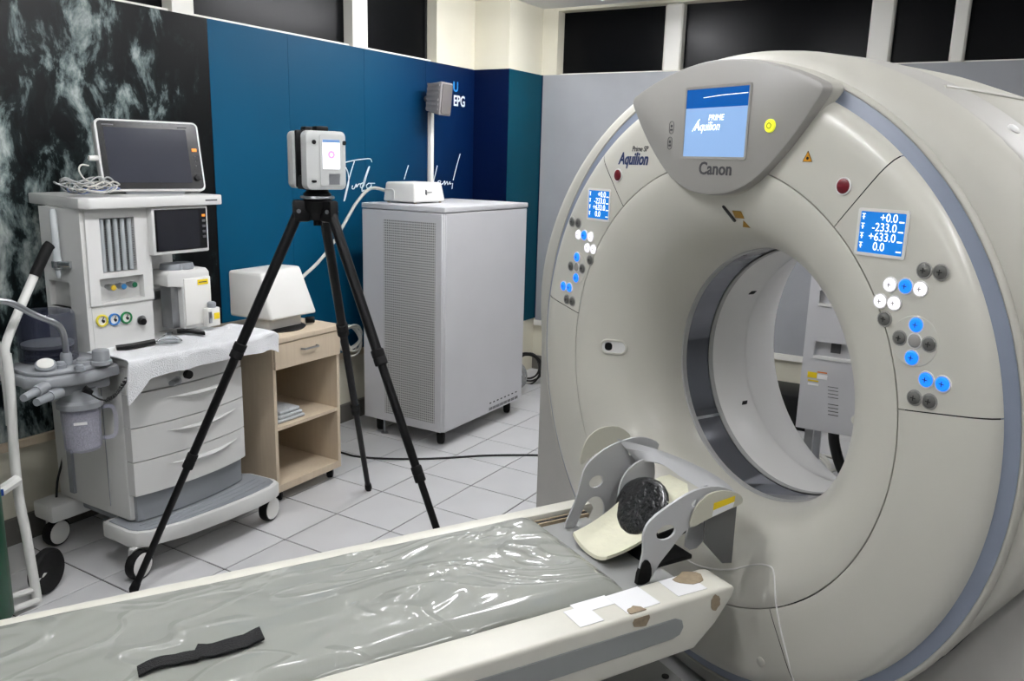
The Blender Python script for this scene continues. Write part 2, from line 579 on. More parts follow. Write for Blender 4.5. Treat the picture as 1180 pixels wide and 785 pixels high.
co = struct('wall_corner', merge(box(2.47, XB, 0.305, YL + T, 0, ZC)), WALLC, smooth=False)
co['label'] = 'square column in the far corner'
obj('wall_board', box(2.456, 2.47, 0.293, YL, PB, PT), NAVYB, co, smooth=False, label='printed board with its shade painted in as navy')
obj('wall_board', box(2.457, 2.935, 0.290, 0.306, PB - 0.03, PT), TEAL, co, smooth=False, label='printed board with its lit side painted teal')

wb = struct('wall_back', merge(box(XB, XB + T, Y0, 0.34, 0, PT), box(XB, XB + T, Y0, 0.34, ZC - 0.02, ZC + 0.1), box(XB, XB + T, 0.18, 0.34, PT, ZC - 0.02)), WALLC, smooth=False)
wb['label'] = 'back wall with grey boards'
ye = [0.285, -0.93, -2.15, -3.37, -5.0]
for i in range(4):
    obj('wall_board', box(XB - 0.014, XB + 0.002, ye[i + 1] + 0.001, ye[i] - 0.001, 0.40, PT), BOARD, wb, smooth=False)
struct('trim_2', box(XB - 0.03, XB + 0.002, Y0, 0.29, 0.36, 0.399), MULL, smooth=False)['label'] = 'white ledge along the back wall'
struct('trim_3', box(2.925, 2.945, 0.284, 0.3, PB - 0.03, PT), NAVYB, smooth=False)['label'] = 'narrow navy edge strip beside the grey wall'
struct('baseboard_back', box(XB - 0.014, XB + 0.002, Y0, 0.3, 0.0, 0.11), SKIRT, smooth=False)['label'] = 'dark grey skirting of the back wall'
struct('ceiling', box(X0, XB + T, Y0, YL + T, ZC, ZC + 0.12), CEILW, smooth=False)['label'] = 'white ceiling'
WALLD = mat('mid_grey_wall_paint', (128, 130, 130), 0.7)
struct('wall_front', box(X0 - T, X0, Y0, YL + T, 0, ZC), WALLD, smooth=False)['label'] = 'wall behind the camera'
struct('wall_right', box(X0 - T, XB + T, Y0 - T, Y0, 0, ZC), WALLD, smooth=False)['label'] = 'right side wall'

# windows above the boards: dark panes between white mullions
wn = struct('window_1', merge(*[box(x0, x1, YL + 0.03, YL + 0.14, PT, ZC - 0.02) for x0, x1 in ((1.209, 1.34), (-0.023, 0.096), (-1.3, -1.18), (-2.5, -2.38))],
                              box(X0, 2.015, YL + 0.06, YL + 0.14, PT, PT + 0.02)), MULL, smooth=False)
wn['label'] = 'night window band above the left wall boards'
for x0, x1 in ((1.34, 2.0), (0.096, 1.209), (-1.18, -0.023), (-2.38, -1.3)):
    obj('pane', box(x0, x1, YL + 0.10, YL + 0.106, PT + 0.01, ZC - 0.02), PANE, wn, smooth=False)
obj('gasket', box(1.997, 2.014, YL + 0.09, YL + 0.11, PT + 0.01, ZC - 0.02), DARK, wn, smooth=False)
wn = struct('window_2', merge(*[rbox(XB + 0.03, XB + 0.13, y0, y1, PT, ZC - 0.02, 0.012, 1) for y1, y0 in ((-0.627, -0.758), (-1.946, -2.078), (-2.399, -2.479), (-3.7, -3.83))],
                              box(XB + 0.06, XB + 0.14, Y0, 0.18, PT, PT + 0.015)), MULL)
wn['label'] = 'night window band above the back wall'
for y1, y0 in ((0.18, -0.627), (-0.758, -1.946), (-2.078, -2.399), (-2.479, -3.7), (-3.83, Y0)):
    obj('pane', box(XB + 0.10, XB + 0.106, y0, y1, PT + 0.01, ZC - 0.02), PANE, wn, smooth=False)

# ceiling lamps
for i, (x, y, sx_, sy_, k) in enumerate(LAMPS):
    nm = ['above the couch head end', 'above the gantry front', 'above the back corner', 'nearest the camera', 'behind the gantry', 'at the front wall'][i]
    t = thing('ceiling_light', 'long white fluorescent ceiling light ' + nm, 'lamp', (x, y, ZC), 0, 'fluorescent ceiling lights')
    obj('housing', rbox(x - sx_ / 2, x + sx_ / 2, y - 0.05, y + 0.05, ZC - 0.05, ZC, 0.006, 1), WPAINT, t)
    em = mat('lamp_tube_%d' % i, (255, 255, 255), 0.5, emit=(250, 250, 254), es=LAMP_POWER * k)
    for yy in (-0.034, 0.034):
        obj('tube', cyl((x - sx_ / 2 + 0.03, y + yy, ZC - 0.075), (x + sx_ / 2 - 0.03, y + yy, ZC - 0.075), 0.016, n=10), em, t)
    for xx in (x - sx_ / 2 + 0.015, x + sx_ / 2 - 0.015):
        obj('end_cap', rbox(xx - 0.015, xx + 0.015, y - 0.055, y + 0.055, ZC - 0.095, ZC - 0.048, 0.004, 1), WPAINT, t)

# ================================================================== CT gantry
GH = math.radians(-29.0)
GA = Vector((math.cos(GH), math.sin(GH), 0)); GL = Vector((-math.sin(GH), math.cos(GH), 0))
GLAT, GZ = -2.042, 1.007
GO = GA * 0.70 + GL * GLAT
gantry = thing('ct_scanner_gantry', 'large cream ring-shaped CT scanner gantry with lit control screens', 'scanner', GO, GH, world=False)


def gp(d, lat, up):                # local point: depth along the bore, lateral (photo left positive), up from the bore axis
    return (d - 0.70, lat, GZ + up)


def gpol(d, r, th):                # th in degrees: 0 = photo right, 90 = up
    t = math.radians(th)
    return gp(d, -r * math.cos(t), r * math.sin(t))


def gplane(x, y, d):
    q = ray(x, y)
    t = (d - CAM.dot(GA)) / q.dot(GA)
    X = CAM + q * t
    return X.dot(GL) - GLAT, X.z - GZ


FUN = [(0.39 + 0.25 * (1 - math.cos(math.radians(t))), 0.95 - 0.275 * math.sin(math.radians(t))) for t in range(0, 91, 6)]
OUT = [(0.64, 0.675), (0.68, 0.674), (0.73, 0.674), (0.77, 0.674), (0.80, 0.675), (0.822, 0.679), (0.838, 0.686), (0.848, 0.696), (0.853, 0.708), (0.853, 0.722)]
PROF = FUN + OUT[1:]


def dprof(r):
    for (r0, d0), (r1, d1) in zip(PROF, PROF[1:]):
        if r0 <= r <= r1 and r1 > r0: return d0 + (d1 - d0) * (r - r0) / (r1 - r0)
    return 0.675


def gsurf(x, y):
    d = 0.69
    for _ in range(25):
        a, b_ = gplane(x, y, d)
        d = 0.5 * d + 0.5 * dprof(math.hypot(a, b_))
    a, b_ = gplane(x, y, d)
    return a, b_, dprof(math.hypot(a, b_))


def sector(prof, t0, t1, n):
    v, f = [], []
    m_ = len(prof)
    full = abs(t1 - t0) >= 359.9
    k = n if full else n + 1
    for i in range(k):
        th = t0 + (t1 - t0) * i / n
        for r, d in prof: v.append(gpol(d, r, th))
    for i in range(n):
        i2 = (i + 1) % k
        for j in range(m_ - 1):
            f.append((i * m_ + j, i * m_ + j + 1, i2 * m_ + j + 1, i2 * m_ + j))
    return v, f


fn = [(0.39, 0.96)] + FUN[:-2] + [(0.630, 0.6752), (0.6328, 0.6762), (0.633, 0.70)]
obj('funnel_cover', sector(fn, 0, 360, 128), COVER, gantry, angle=60)
op = [(0.6355, 0.70), (0.636, 0.6762), (0.640, 0.675)] + OUT[1:] + [(0.853, 0.74)]
GAP = 0.11
covers = [(9.5, 50.5, 'control_panel', 24), (50.5, 129.5, 'upper_cover', 44), (129.5, 170.5, 'control_panel', 24),
          (170.5, 238, 'lower_cover', 40), (238, 301.5, 'lower_cover', 36), (301.5, 369.5, 'lower_cover', 40)]
CP = {}
for t0, t1, nm, n in covers:
    o = obj(nm, sector(op, t0 + GAP, t1 - GAP, n), COVER, gantry, angle=60)
    if nm == 'control_panel': CP['R' if t0 < 90 else 'L'] = o
obj('cover_backing', sector([(0.60, 0.712), (0.86, 0.73)], 0, 360, 96), DARK, gantry)
obj('edge_band', sector([(0.846, 0.703), (0.854, 0.705), (0.882, 0.711)], 0, 360, 128), BAND, gantry, label='blue grey band round the front cover')
obj('rim', sector([(0.881, 0.72), (0.882, 0.712), (0.886, 0.709), (0.891, 0.711), (0.895, 0.720), (0.894, 0.732), (0.888, 0.735)], 0, 360, 128), BODYG, gantry, angle=60)
obj('rim_gap', sector([(0.888, 0.734), (0.888, 0.792)], 0, 360, 96), DARK, gantry)

# body: polar outline, elliptical above, straight sides down to the floor
BW, BH = 1.05, 0.93


def rho(th, s=1.0):
    t = math.radians(th)
    c, s_ = math.cos(t), math.sin(t)
    if s_ >= 0: return s / math.sqrt((c / BW) ** 2 + (s_ / BH) ** 2)
    return min(BW * s / max(abs(c), 1e-6), (GZ - 0.012) / max(abs(s_), 1e-6))


c0 = math.degrees(math.atan2(GZ - 0.012, BW))
ths = sorted(set([round(i * 3.0, 3) for i in range(120)] + [round(360 - c0, 3), round(180 + c0, 3)]))


def loft(rings, close=True):
    v, f = [], []
    n = len(ths)
    for ring in rings:
        for th in ths:
            r, d = ring(th); v.append(gpol(d, r, th))
    for i in range(len(rings) - 1):
        for k in range(n):
            k2 = (k + 1) % n
            f.append((i * n + k, i * n + k2, (i + 1) * n + k2, (i + 1) * n + k))
    return v, f


obj('front_body', loft([lambda t: (0.87, 0.79), lambda t: (max(0.88, rho(t, 0.985)), 0.79), lambda t: (rho(t, 0.997), 0.797), lambda t: (rho(t), 0.81), lambda t: (rho(t, 1.0), 0.945)]), LOWG, gantry, angle=50)
obj('rear_body', loft([lambda t: (rho(t, 0.994), 0.945), lambda t: (rho(t, 0.998), 0.949), lambda t: (rho(t, 0.988), 1.2), lambda t: (rho(t, 0.955), 1.5), lambda t: (rho(t, 0.94), 1.60), lambda t: (rho(t, 0.93), 1.62), lambda t: (0.61, 1.62)]), BODYG, gantry, angle=50)
# shoulder that joins the rim to the body over the top
v, f = [], []
k = 81
for i in range(k):
    th = -30 + 240 * i / (k - 1)
    side = min(th, 180 - th)
    fade = min(1, max(0, (side + 28) / 45)); fade = fade * fade * (3 - 2 * fade)
    for q in range(5):
        s_ = q / 4
        r = 0.893 + (rho(max(0, min(180, th)), 1.0) - 0.893) * math.sin(s_ * PI / 2) ** 0.9 * fade
        v.append(gpol(0.722 + 0.09 * (1 - math.cos(s_ * PI / 2)) * (0.3 + 0.7 * fade), r, th))
for i in range(k - 1):
    for q in range(4): f.append((i * 5 + q, i * 5 + q + 1, (i + 1) * 5 + q + 1, (i + 1) * 5 + q))
obj('shoulder', (v, f), BODYG, gantry, angle=60)
# bore
obj('bore_ring', sector([(0.392, 0.952), (0.386, 0.956), (0.386, 0.974)], 0, 360, 96), FRAMEG, gantry)
MYL = mat('smoky_bore_window', (120, 122, 128), 0.08, 0.85)
ms = obj('scan_window', sector([(0.388, 0.974), (0.388, 1.077)], 0, 360, 96), MYL, gantry, label='dark glossy strip inside the bore')
obj('bore_ring', sector([(0.386, 1.077), (0.384, 1.079), (0.384, 1.095), (0.386, 1.097)], 0, 360, 96), FRAMEG, gantry)
obj('bore_liner', sector([(0.386, 1.097), (0.384, 1.10), (0.384, 1.24), (0.388, 1.26)], 0, 360, 96), LINER, gantry)
obj('rear_funnel', sector([(0.386, 1.255), (0.395, 1.27), (0.42, 1.35), (0.46, 1.45), (0.52, 1.55), (0.57, 1.60), (0.61, 1.625)], 0, 360, 96), LINER, gantry, angle=60)
for th in (150, 213, 330, 30): obj('bore_sensor', xform(rbox(-0.012, 0.012, -0.008, 0.008, -0.003, 0.003, 0.002), frame(gpol(1.21, 0.383, th), (1, 0, 0), gpol(0, 1, th + 90)[0:1] + (-math.cos(math.radians(th + 90)), math.sin(math.radians(th + 90))))), BLACK, gantry)
# light strip end of the scan window (joint with two screws)
for th in (96, 216):
    obj('strip_joint', sector([(0.3865, 0.974), (0.3855, 0.976), (0.3855, 1.075), (0.3865, 1.077)], th, th + (6 if th == 96 else 1.6), 4), METAL, gantry)

# screen console on top
SH = [(0.355, 0.80), (0.352, 0.815), (0.33, 0.828), (0.25, 0.858), (0.15, 0.884), (0.05, 0.898), (-0.05, 0.898), (-0.15, 0.884), (-0.25, 0.858), (-0.33, 0.828), (-0.352, 0.815), (-0.355, 0.80),
      (-0.335, 0.77), (-0.29, 0.71), (-0.23, 0.645), (-0.16, 0.587), (-0.09, 0.556), (-0.03, 0.546), (0.03, 0.546), (0.09, 0.556), (0.16, 0.587), (0.23, 0.645), (0.29, 0.71), (0.335, 0.77)]
SH = [(p.x, p.y) for p in smooth_path([Vector((a, b_, 0)) for a, b_ in SH], 3, True)]
ccx, ccy = 0.0, 0.74


def sring(k, d):
    return [gp(d, ccx + (a - ccx) * k, ccy + (b_ - ccy) * k) for a, b_ in SH]


def rings(rs, cap0=True, cap1=False):
    n = len(rs[0]); v = [p for r in rs for p in r]; f = []
    for i in range(len(rs) - 1):
        for k in range(n): f.append((i * n + k, i * n + (k + 1) % n, (i + 1) * n + (k + 1) % n, (i + 1) * n + k))
    if cap0: f.append(tuple(range(n)))
    if cap1: f.append(tuple((len(rs) - 1) * n + k for k in range(n)))
    return v, f


DS = 0.648
cons = obj('console', rings([sring(0.965, DS), sring(0.985, DS + 0.002), sring(0.997, DS + 0.008), sring(1.0, DS + 0.018), sring(1.0, DS + 0.03)]), SHIELD, gantry)
obj('console_hood', rings([sring(0.99, DS + 0.03), sring(1.01, DS + 0.034), sring(1.02, 0.76), sring(1.045, 0.82), sring(1.02, 0.95)], False, True), BODYG, gantry, angle=60)
GRIGHT, GUP = (0, -1, 0), (0, 0, 1)


def gframe(d, lat, up):
    return frame(gp(d, lat, up), GRIGHT, GUP)


def gpanel(w_, h_, z0, z1, r=0.004):
    return plate(rrect(-w_ / 2, w_ / 2, -h_ / 2, h_ / 2, r), [], lambda a, b_, c: (a, b_, c), z0, z1)


SCX, SCY = -0.010, 0.737
bz = obj('screen_frame', xform(plate(rrect(-0.124, 0.124, -0.097, 0.097, 0.008), [rrect(-0.117, 0.117, -0.0895, 0.0895, 0.002)], lambda a, b_, c: (a, b_, c), -0.002, 0.003), gframe(DS, SCX, SCY)), SHIELD, cons)
sc = obj('touch_screen', xform(box(-0.117, 0.117, -0.0895, 0.0265 + 0.013, -0.004, 0.001), gframe(DS, SCX, SCY)), SCR_L, cons, smooth=False, label='lit light blue screen')
obj('screen_band', xform(box(-0.117, 0.117, 0.0395, 0.0895, -0.004, 0.001), gframe(DS, SCX, SCY)), SCR_T, sc, smooth=False)
obj('screen_line', xform(tube([(-0.05, 0.066, 0.0015), (0.02, 0.07, 0.0015), (0.112, 0.0715, 0.0015)], 0.0008, 4), gframe(DS, SCX, SCY)), LCDW, sc)
obj('screen_lettering', merge(letters('PRIME', 0.022, gframe(DS - 0.0012, SCX + 0.026, SCY + 0.006), 0.0003, 0.15), letters('Aquilion', 0.034, gframe(DS - 0.0012, SCX + 0.078, SCY - 0.020), 0.0003, 0.25, sx=0.85),
                              xform(tube([(-0.086, -0.022, 0.0012), (-0.066, 0.004, 0.0012), (-0.058, 0.010, 0.0012)], 0.0013, 4), gframe(DS, SCX, SCY))), LCDW, sc, smooth=False)
lc = gplane(824, 196, DS)
obj('maker_lettering', letters('Canon', 0.047, gframe(DS - 0.0008, lc[0], lc[1] - 0.012), 0.0006, 0.0, 'CENTER', bold=0.0009), GREYPR, cons, smooth=False, label='dark grey lettering Canon')
p_ = gplane(888, 145, DS)
yb = obj('power_button', lathe([(0.0165, 0.0), (0.0165, 0.004), (0.014, 0.006), (0.0, 0.006)], gp(DS, *p_), (-1, 0, 0), 20), BTN_Y, cons, label='round lit yellow button')
obj('button_ring', lathe([(0.0055, 0.0062), (0.0075, 0.0062), (0.0075, 0.0068), (0.0055, 0.0068)], gp(DS, *p_), (-1, 0, 0), 18, True), mat('olive_print', (120, 125, 20), 0.5), yb)
for q, (x, y) in enumerate([(774, 147), (772, 165)]):
    p_ = gplane(x, y, DS)
    obj('console_symbol', merge(xform(tube(smooth_path([Vector((a, b_, 0.0005)) for a, b_ in rrect(-0.009, 0.009, -0.017, 0.017, 0.008, 4)], 1, True), 0.0009, 4, True), gframe(DS, *p_)),
                                lathe([(0.004, 0.0), (0.004, 0.001), (0, 0.001)], gp(DS, p_[0], p_[1] + 0.004), (-1, 0, 0), 10),
                                xform(box(-0.005, 0.005, -0.009, -0.004, 0, 0.001), gframe(DS, *p_))), GREYPR, cons)

# control panels, mirrored left and right
BT = [(0.646, 0.418, 'G'), (0.683, 0.419, 'G'), (0.570, 0.377, 'W'), (0.608, 0.379, 'B'), (0.643, 0.378, 'W'), (0.551, 0.337, 'W'), (0.586, 0.338, 'W'), (0.567, 0.299, 'G'),
      (0.645, 0.300, 'B'), (0.610, 0.264, 'G'), (0.646, 0.265, 'N'), (0.680, 0.264, 'G'), (0.645, 0.227, 'B'), (0.684, 0.187, 'B'), (0.722, 0.187, 'B'), (0.663, 0.141, 'G'), (0.698, 0.142, 'G')]
BM = {'G': BTN_G, 'W': BTN_W, 'B': BTN_B, 'N': SHIELD}
DP = 0.674
for sd, key in ((-1, 'R'), (1, 'L')):
    par = CP[key]
    LX, LY = sd * 0.533, 0.487
    obj('display_frame', xform(plate(rrect(-0.064, 0.064, -0.053, 0.053, 0.006), [rrect(-0.057, 0.057, -0.046, 0.046, 0.002)], lambda a, b_, c: (a, b_, c), -0.002, 0.0025), gframe(DP, LX, LY)), WHITE, par)
    ds = obj('number_display', xform(box(-0.057, 0.057, -0.046, 0.046, -0.003, 0.001), gframe(DP, LX, LY)), LCD, par, smooth=False, label='blue lit number display')
    g = []
    for q, tx in enumerate(['+0.0', '-233.0', '+633.0', '0.0']):
        g.append(letters(tx, 0.0265, gframe(DP - 0.0013, LX - (0.037 if q < 3 else 0.012), LY + 0.0255 - q * 0.0215), 0.0002, 0, 'RIGHT', sx=0.93))
        g.append(xform(box(0.041, 0.053, 0.0255 - q * 0.0215, 0.0285 - q * 0.0215, 0.001, 0.0016), gframe(DP, LX, LY)))
        g.append(xform(merge(box(-0.054, -0.045, 0.0395 - q * 0.0215, 0.041 - q * 0.0215, 0.001, 0.0016), box(-0.0505, -0.0485, 0.028 - q * 0.0215, 0.0395 - q * 0.0215, 0.001, 0.0016), box(-0.053, -0.046, 0.033 - q * 0.0215, 0.0345 - q * 0.0215, 0.001, 0.0016)), gframe(DP, LX, LY)))
    obj('display_digits', merge(*g), LCDW, ds, smooth=False)
    for lat, up, kk in BT:
        R_ = 0.0145 if kk != 'B' else 0.0155
        rg = obj('push_button', lathe([(R_, 0), (R_, 0.003), (R_ - 0.003, 0.0055), (0, 0.006)], gp(DP, sd * lat, up), (-1, 0, 0), 16), BM[kk], par)
        obj('button_ring', lathe([(R_ + 0.001, 0.0), (R_ + 0.004, 0.0), (R_ + 0.003, 0.0025), (R_ + 0.001, 0.0025)], gp(DP, sd * lat, up), (-1, 0, 0), 16, True), LINER if kk != 'G' else SHIELD, rg)
        if kk != 'N':
            obj('button_symbol', xform(merge(box(-0.006, 0.006, -0.001, 0.001, 0.006, 0.0066), box(-0.001, 0.001, -0.006, 0.006, 0.006, 0.0066)), gframe(DP, sd * lat, up)), DARK if kk == 'G' else (SHIELD if kk == 'W' else NAVY), rg, smooth=False)
    obj('button_pad', lathe([(0.0, 0.0), (0.056, 0.0), (0.055, 0.0012), (0.0, 0.0012)], gp(DP, sd * 0.645, 0.264), (-1, 0, 0), 28), COVER, par)
    px_, py_ = (974, 214) if sd < 0 else (713, 202)
    a, b_ = sd * 0.42, 0.586
    if sd > 0: a = 0.436
    eb = obj('emergency_button', lathe([(0.0175, 0), (0.0175, 0.004), (0.012, 0.007), (0, 0.007)], gp(DP, a, b_), (-1, 0, 0), 20), BTN_R, gantry, label='dark red round button')
    obj('button_ring', lathe([(0.0175, 0), (0.0205, 0), (0.0205, 0.003), (0.0175, 0.003)], gp(DP, a, b_), (-1, 0, 0), 20, True), LINER, eb)

# lettering and warning signs on the cover
a0 = gplane(713, 189, DP)
obj('model_lettering', merge(letters('Aquilion', 0.052, gframe(DP - 0.001, a0[0], a0[1]), 0.0006, 0.3, sx=0.82, bold=0.0012)), NAVY, gantry, smooth=False, label='navy lettering Aquilion')
a0 = gplane(728.5, 174.5, DP)
obj('model_lettering', letters('Prime SP', 0.0235, gframe(DP - 0.001, a0[0], a0[1]), 0.0006, 0.25, sx=0.9), GREYPR, gantry, smooth=False, label='small grey lettering Prime SP')
a0 = gplane(931, 181, DP)
tri = [(-0.014, -0.011), (0.014, -0.011), (0, 0.014)]
ws = obj('warning_sign', xform(plate(tri, [], lambda a, b_, c: (a, b_, c), 0, 0.001), gframe(DP, *a0)), mat('orange_sign', (205, 140, 20), 0.5), gantry, smooth=False, label='small orange warning triangle')
obj('sign_symbol', xform(merge(lathe([(0.004, 0.001), (0.004, 0.0015), (0, 0.0015)], (0, -0.003, 0), (0, 0, 1), 10), tube([(x, y, 0.0012) for x, y in tri], 0.0008, 4, True)), gframe(DP, *a0)), DARK, ws)


def fun_frame(x, y, off=0.001):
    """frame lying on the funnel surface at a measured spot"""
    a, b_, d = gsurf(x, y)
    r = math.hypot(a, b_)
    dr = dprof(r + 0.004) - dprof(r - 0.004)
    rad = Vector((0, a / r, b_ / r))
    tr = (rad * 0.008 + Vector((dr, 0, 0))).normalized()       # outward along the surface
    tg = Vector((0, -b_ / r, a / r))
    n = tr.cross(tg)
    if n.x > 0: tg = -tg; n = -n
    return Vector(gp(d, a, b_)) + n * off, tr, tg, n


o_, tr, tg, n_ = fun_frame(851, 247)
up_ = Vector((0, 0, 1)); up_ = (up_ - n_ * up_.dot(n_)).normalized()
rt_ = up_.cross(n_)
obj('warning_sign', xform(box(-0.018, 0.018, -0.012, 0.012, 0, 0.0008), frame(o_, rt_, up_)), mat('ochre_sign', (150, 112, 20), 0.5), gantry, smooth=False, label='ochre printed warning label')
o_, tr, tg, n_ = fun_frame(859, 258)
obj('warning_sign', xform(plate([(-0.015, -0.011), (0.015, -0.011), (0, 0.013)], [], lambda a, b_, c: (a, b_, c), 0, 0.0008), frame(o_, rt_, up_)), mat('ochre_sign', (150, 112, 20), 0.5), gantry, smooth=False, label='ochre warning triangle')
o_, tr, tg, n_ = fun_frame(840.5, 246)
tilt = (up_ + rt_ * -0.42).normalized()
obj('camera_slot', xform(plate(rrect(-0.006, 0.006, -0.029, 0.029, 0.0055), [], lambda a, b_, c: (a, b_, c), 0, 0.0015), frame(o_, tilt.cross(n_), tilt)), BLACK, gantry)
# oval grip recess on the left of the bore
o_, tr, tg, n_ = fun_frame(707, 400)
up_ = (Vector((0, 0, 1)) - n_ * n_.z).normalized(); rt_ = up_.cross(n_)
gr = obj('grip_recess', xform(tube([(a, b_, 0) for a, b_ in rrect(-0.044, 0.044, -0.0225, 0.0225, 0.022, 6)], 0.0045, 6, True), frame(o_, rt_, up_)), COVER, gantry)
obj('recess_floor', xform(plate(rrect(-0.042, 0.042, -0.021, 0.021, 0.0205), [], lambda a, b_, c: (a, b_, c), -0.001, 0.0012), frame(o_, rt_, up_)), LINER, gr)
obj('recess_hole', xform(plate(rrect(-0.030, -0.004, -0.013, 0.015, 0.011), [], lambda a, b_, c: (a, b_, c), 0, 0.0022), frame(o_, rt_, up_)), BLACK, gr)
# edge of the lower service cover
pts = []
for x, y in [(783, 638), (800, 650), (822, 656), (845, 656), (868, 651), (885, 652), (892, 660), (894, 690), (899, 722), (907, 755), (915, 785), (922, 815)]:
    a, b_, d = gsurf(x, y); pts.append(Vector(gp(d - 0.001, a, b_)))
obj('cover_edge', tube(pts, 0.0026, 6, smooth=5), WHITE, gantry, label='pale edge of the lower service cover')
a, b_, d = gsurf(877, 763)
kn = obj('cover_screw', lathe([(0.014, 0.0), (0.014, 0.003), (0.009, 0.006), (0, 0.0065)], gp(d, a, b_), (-1, 0, 0), 18), BODYG, gantry)
a, b_, d = gsurf(973, 487)
obj('cover_screw', lathe([(0.013, 0.0), (0.013, 0.002), (0.008, 0.005), (0, 0.0055)], gp(d, a, b_), (-1, 0, 0.0), 18), COVER, gantry)
# cap and top vents of the body
th = 47
r_ = rho(th, 1.0)
obj('body_screw', lathe([(0.014, -0.004), (0.014, 0.003), (0.01, 0.006), (0, 0.006)], gpol(0.885, r_, th), (0, -math.cos(math.radians(th)), math.sin(math.radians(th))), 16), LINER, gantry)
for q in range(3):
    th = 55 - q * 3
    obj('top_vent', xform(box(-0.07, 0.07, -0.012, 0.012, -0.003, 0.003), frame(gpol(1.38, rho(th, 0.97), th), (1, 0, 0), (0, -math.cos(math.radians(th + 90)), math.sin(math.radians(th + 90))))), DARK, gantry)
obj('body_crease', tube([gpol(d, rho(58, q) + 0.001, 58) for d, q in ((0.87, 1.0), (0.955, 0.998), (1.1, 0.993), (1.2, 0.988), (1.45, 0.962))], 0.004, 6), BODYG, gantry)

# ================================================================== patient couch
TH = math.radians(-29.9)
TA = Vector((math.cos(TH), math.sin(TH), 0)); TL = Vector((-math.sin(TH), math.cos(TH), 0))


def tpl(x, y, z=None, lat=None):   # lateral is returned relative to the couch centre line
    """measured couch point: along, lateral, height"""
    q = ray(x, y)
    t = (z - CAM.z) / q.z if z is not None else (lat - CAM.dot(TL)) / q.dot(TL)
    X = CAM + q * t
    return Vector((X.dot(TA), X.dot(TL) - TC, X.z))


TC = -2.087
couch = thing('patient_couch', 'long white CT patient couch with grey inset stripe and worn tape', 'couch', TL * TC, TH, world=False)
A0 = -2.0


def ext(poly, y0, y1, r=0.008, seg=2):
    n = len(poly)
    v = [(a, y0, z) for a, z in poly] + [(a, y1, z) for a, z in poly]
    f = [tuple(range(n)), tuple(range(2 * n - 1, n - 1, -1))] + [(i, i + n, (i + 1) % n + n, (i + 1) % n) for i in range(n)]
    return bevel((v, f), r, seg)


RP = [(A0, 0.43), (0.405, 0.462), (0.47, 0.515), (0.522, 0.578), (0.530, 0.600), (0.50, 0.606), (A0, 0.600)]
rr_ = obj('side_rail', ext(RP, -0.325, -0.215, 0.010, 3), RAILW, couch, label='near white side rail with chipped end')
st = [(A0, 0.497), (0.33, 0.512), (0.352, 0.518), (0.362, 0.536), (0.356, 0.556), (0.335, 0.566), (A0, 0.575)]
obj('inset_stripe', ext(st, -0.3275, -0.30, 0.0015, 1), STRIPE, rr_, label='grey inset stripe')
LP = [(A0, 0.44), (0.40, 0.47), (0.47, 0.53), (0.50, 0.585), (0.49, 0.603), (A0, 0.603)]
lr_ = obj('side_rail', ext(LP, 0.256, 0.309, 0.006, 2), RAILW, couch, label='far white side rail')
obj('couch_top', box(A0, 0.45, -0.217, 0.256, 0.50, 0.578), COUCHG, couch, smooth=False)
for y0, y1, mm in ((0.225, 0.232, TAPEB), (0.236, 0.242, DARK), (0.246, 0.252, TAPEB), (-0.213, -0.205, TAPEB), (-0.204, -0.196, DARK)):
    obj('guide_track', box(A0, 0.46, y0, y1, 0.577, 0.588), mm, couch, smooth=False)
obj('pillar', rbox(-1.55, -0.15, -0.20, 0.20, 0.10, 0.51, 0.02), COUCHG, couch)
bs = obj('base', rbox(-1.75, 0.47, -0.235, 0.235, 0.0, 0.30, 0.015), COUCHG, couch)
q = tpl(785, 772, z=0.30)
obj('base_screw', lathe([(0.010, 0), (0.010, 0.003), (0, 0.003)], (0.43, -0.20, 0.30), (0, 0, 1), 12), DARK, bs)
for x0, x1, y0, y1, mm, rot in [(0.20, 0.30, -0.308, -0.222, TAPEW, 0.03), (0.36, 0.45, -0.305, -0.225, TAPEW, -0.03), (0.07, 0.135, -0.308, -0.236, TAPEW, 0.0), (0.10, 0.20, -0.26, -0.218, TAPEW, 0.0)]:
    obj('tape_patch', xform(box(-(x1 - x0) / 2, (x1 - x0) / 2, -(y1 - y0) / 2, (y1 - y0) / 2, 0, 0.0012), Matrix.Translation(((x0 + x1) / 2, (y0 + y1) / 2, 0.6004 + 0.006 * ((x0 + x1) / 2 - A0) / 2.5)) @ Matrix.Rotation(rot, 4, 'Z')), mm, rr_, smooth=False, label='white tape patch')
random.seed(3)
for cx, cy, w_, h_ in ((0.228, -0.31, 0.034, 0.03), (0.44, -0.245, 0.06, 0.042)):
    pl = [(cx + w_ * (0.75 + 0.35 * random.random()) / 1.4 * math.cos(t), cy + h_ * (0.7 + 0.4 * random.random()) / 1.4 * math.sin(t)) for t in [i * PI / 7 for i in range(14)]]
    obj('torn_tape', plate(pl, [], lambda a, b_, c: (a, max(b_, -0.316), c + 0.006 * (a - A0) / 2.5), 0.6004, 0.6024), TAPEB, rr_, smooth=False, label='brown torn tape remnant')
for cx, cz, w_, h_ in ((0.228, 0.590, 0.026, 0.022), (0.462, 0.575, 0.016, 0.024)):
    pl = [(cx + w_ * (0.75 + 0.35 * random.random()) * math.cos(t), cz + h_ * (0.7 + 0.4 * random.random()) * math.sin(t)) for t in [i * PI / 7 for i in range(14)]]
    obj('torn_tape', plate(pl, [], lambda a, b_, c: (a, c, min(b_, 0.598)), -0.3262, -0.3245), TAPEB, rr_, smooth=False, label='brown torn tape remnant')

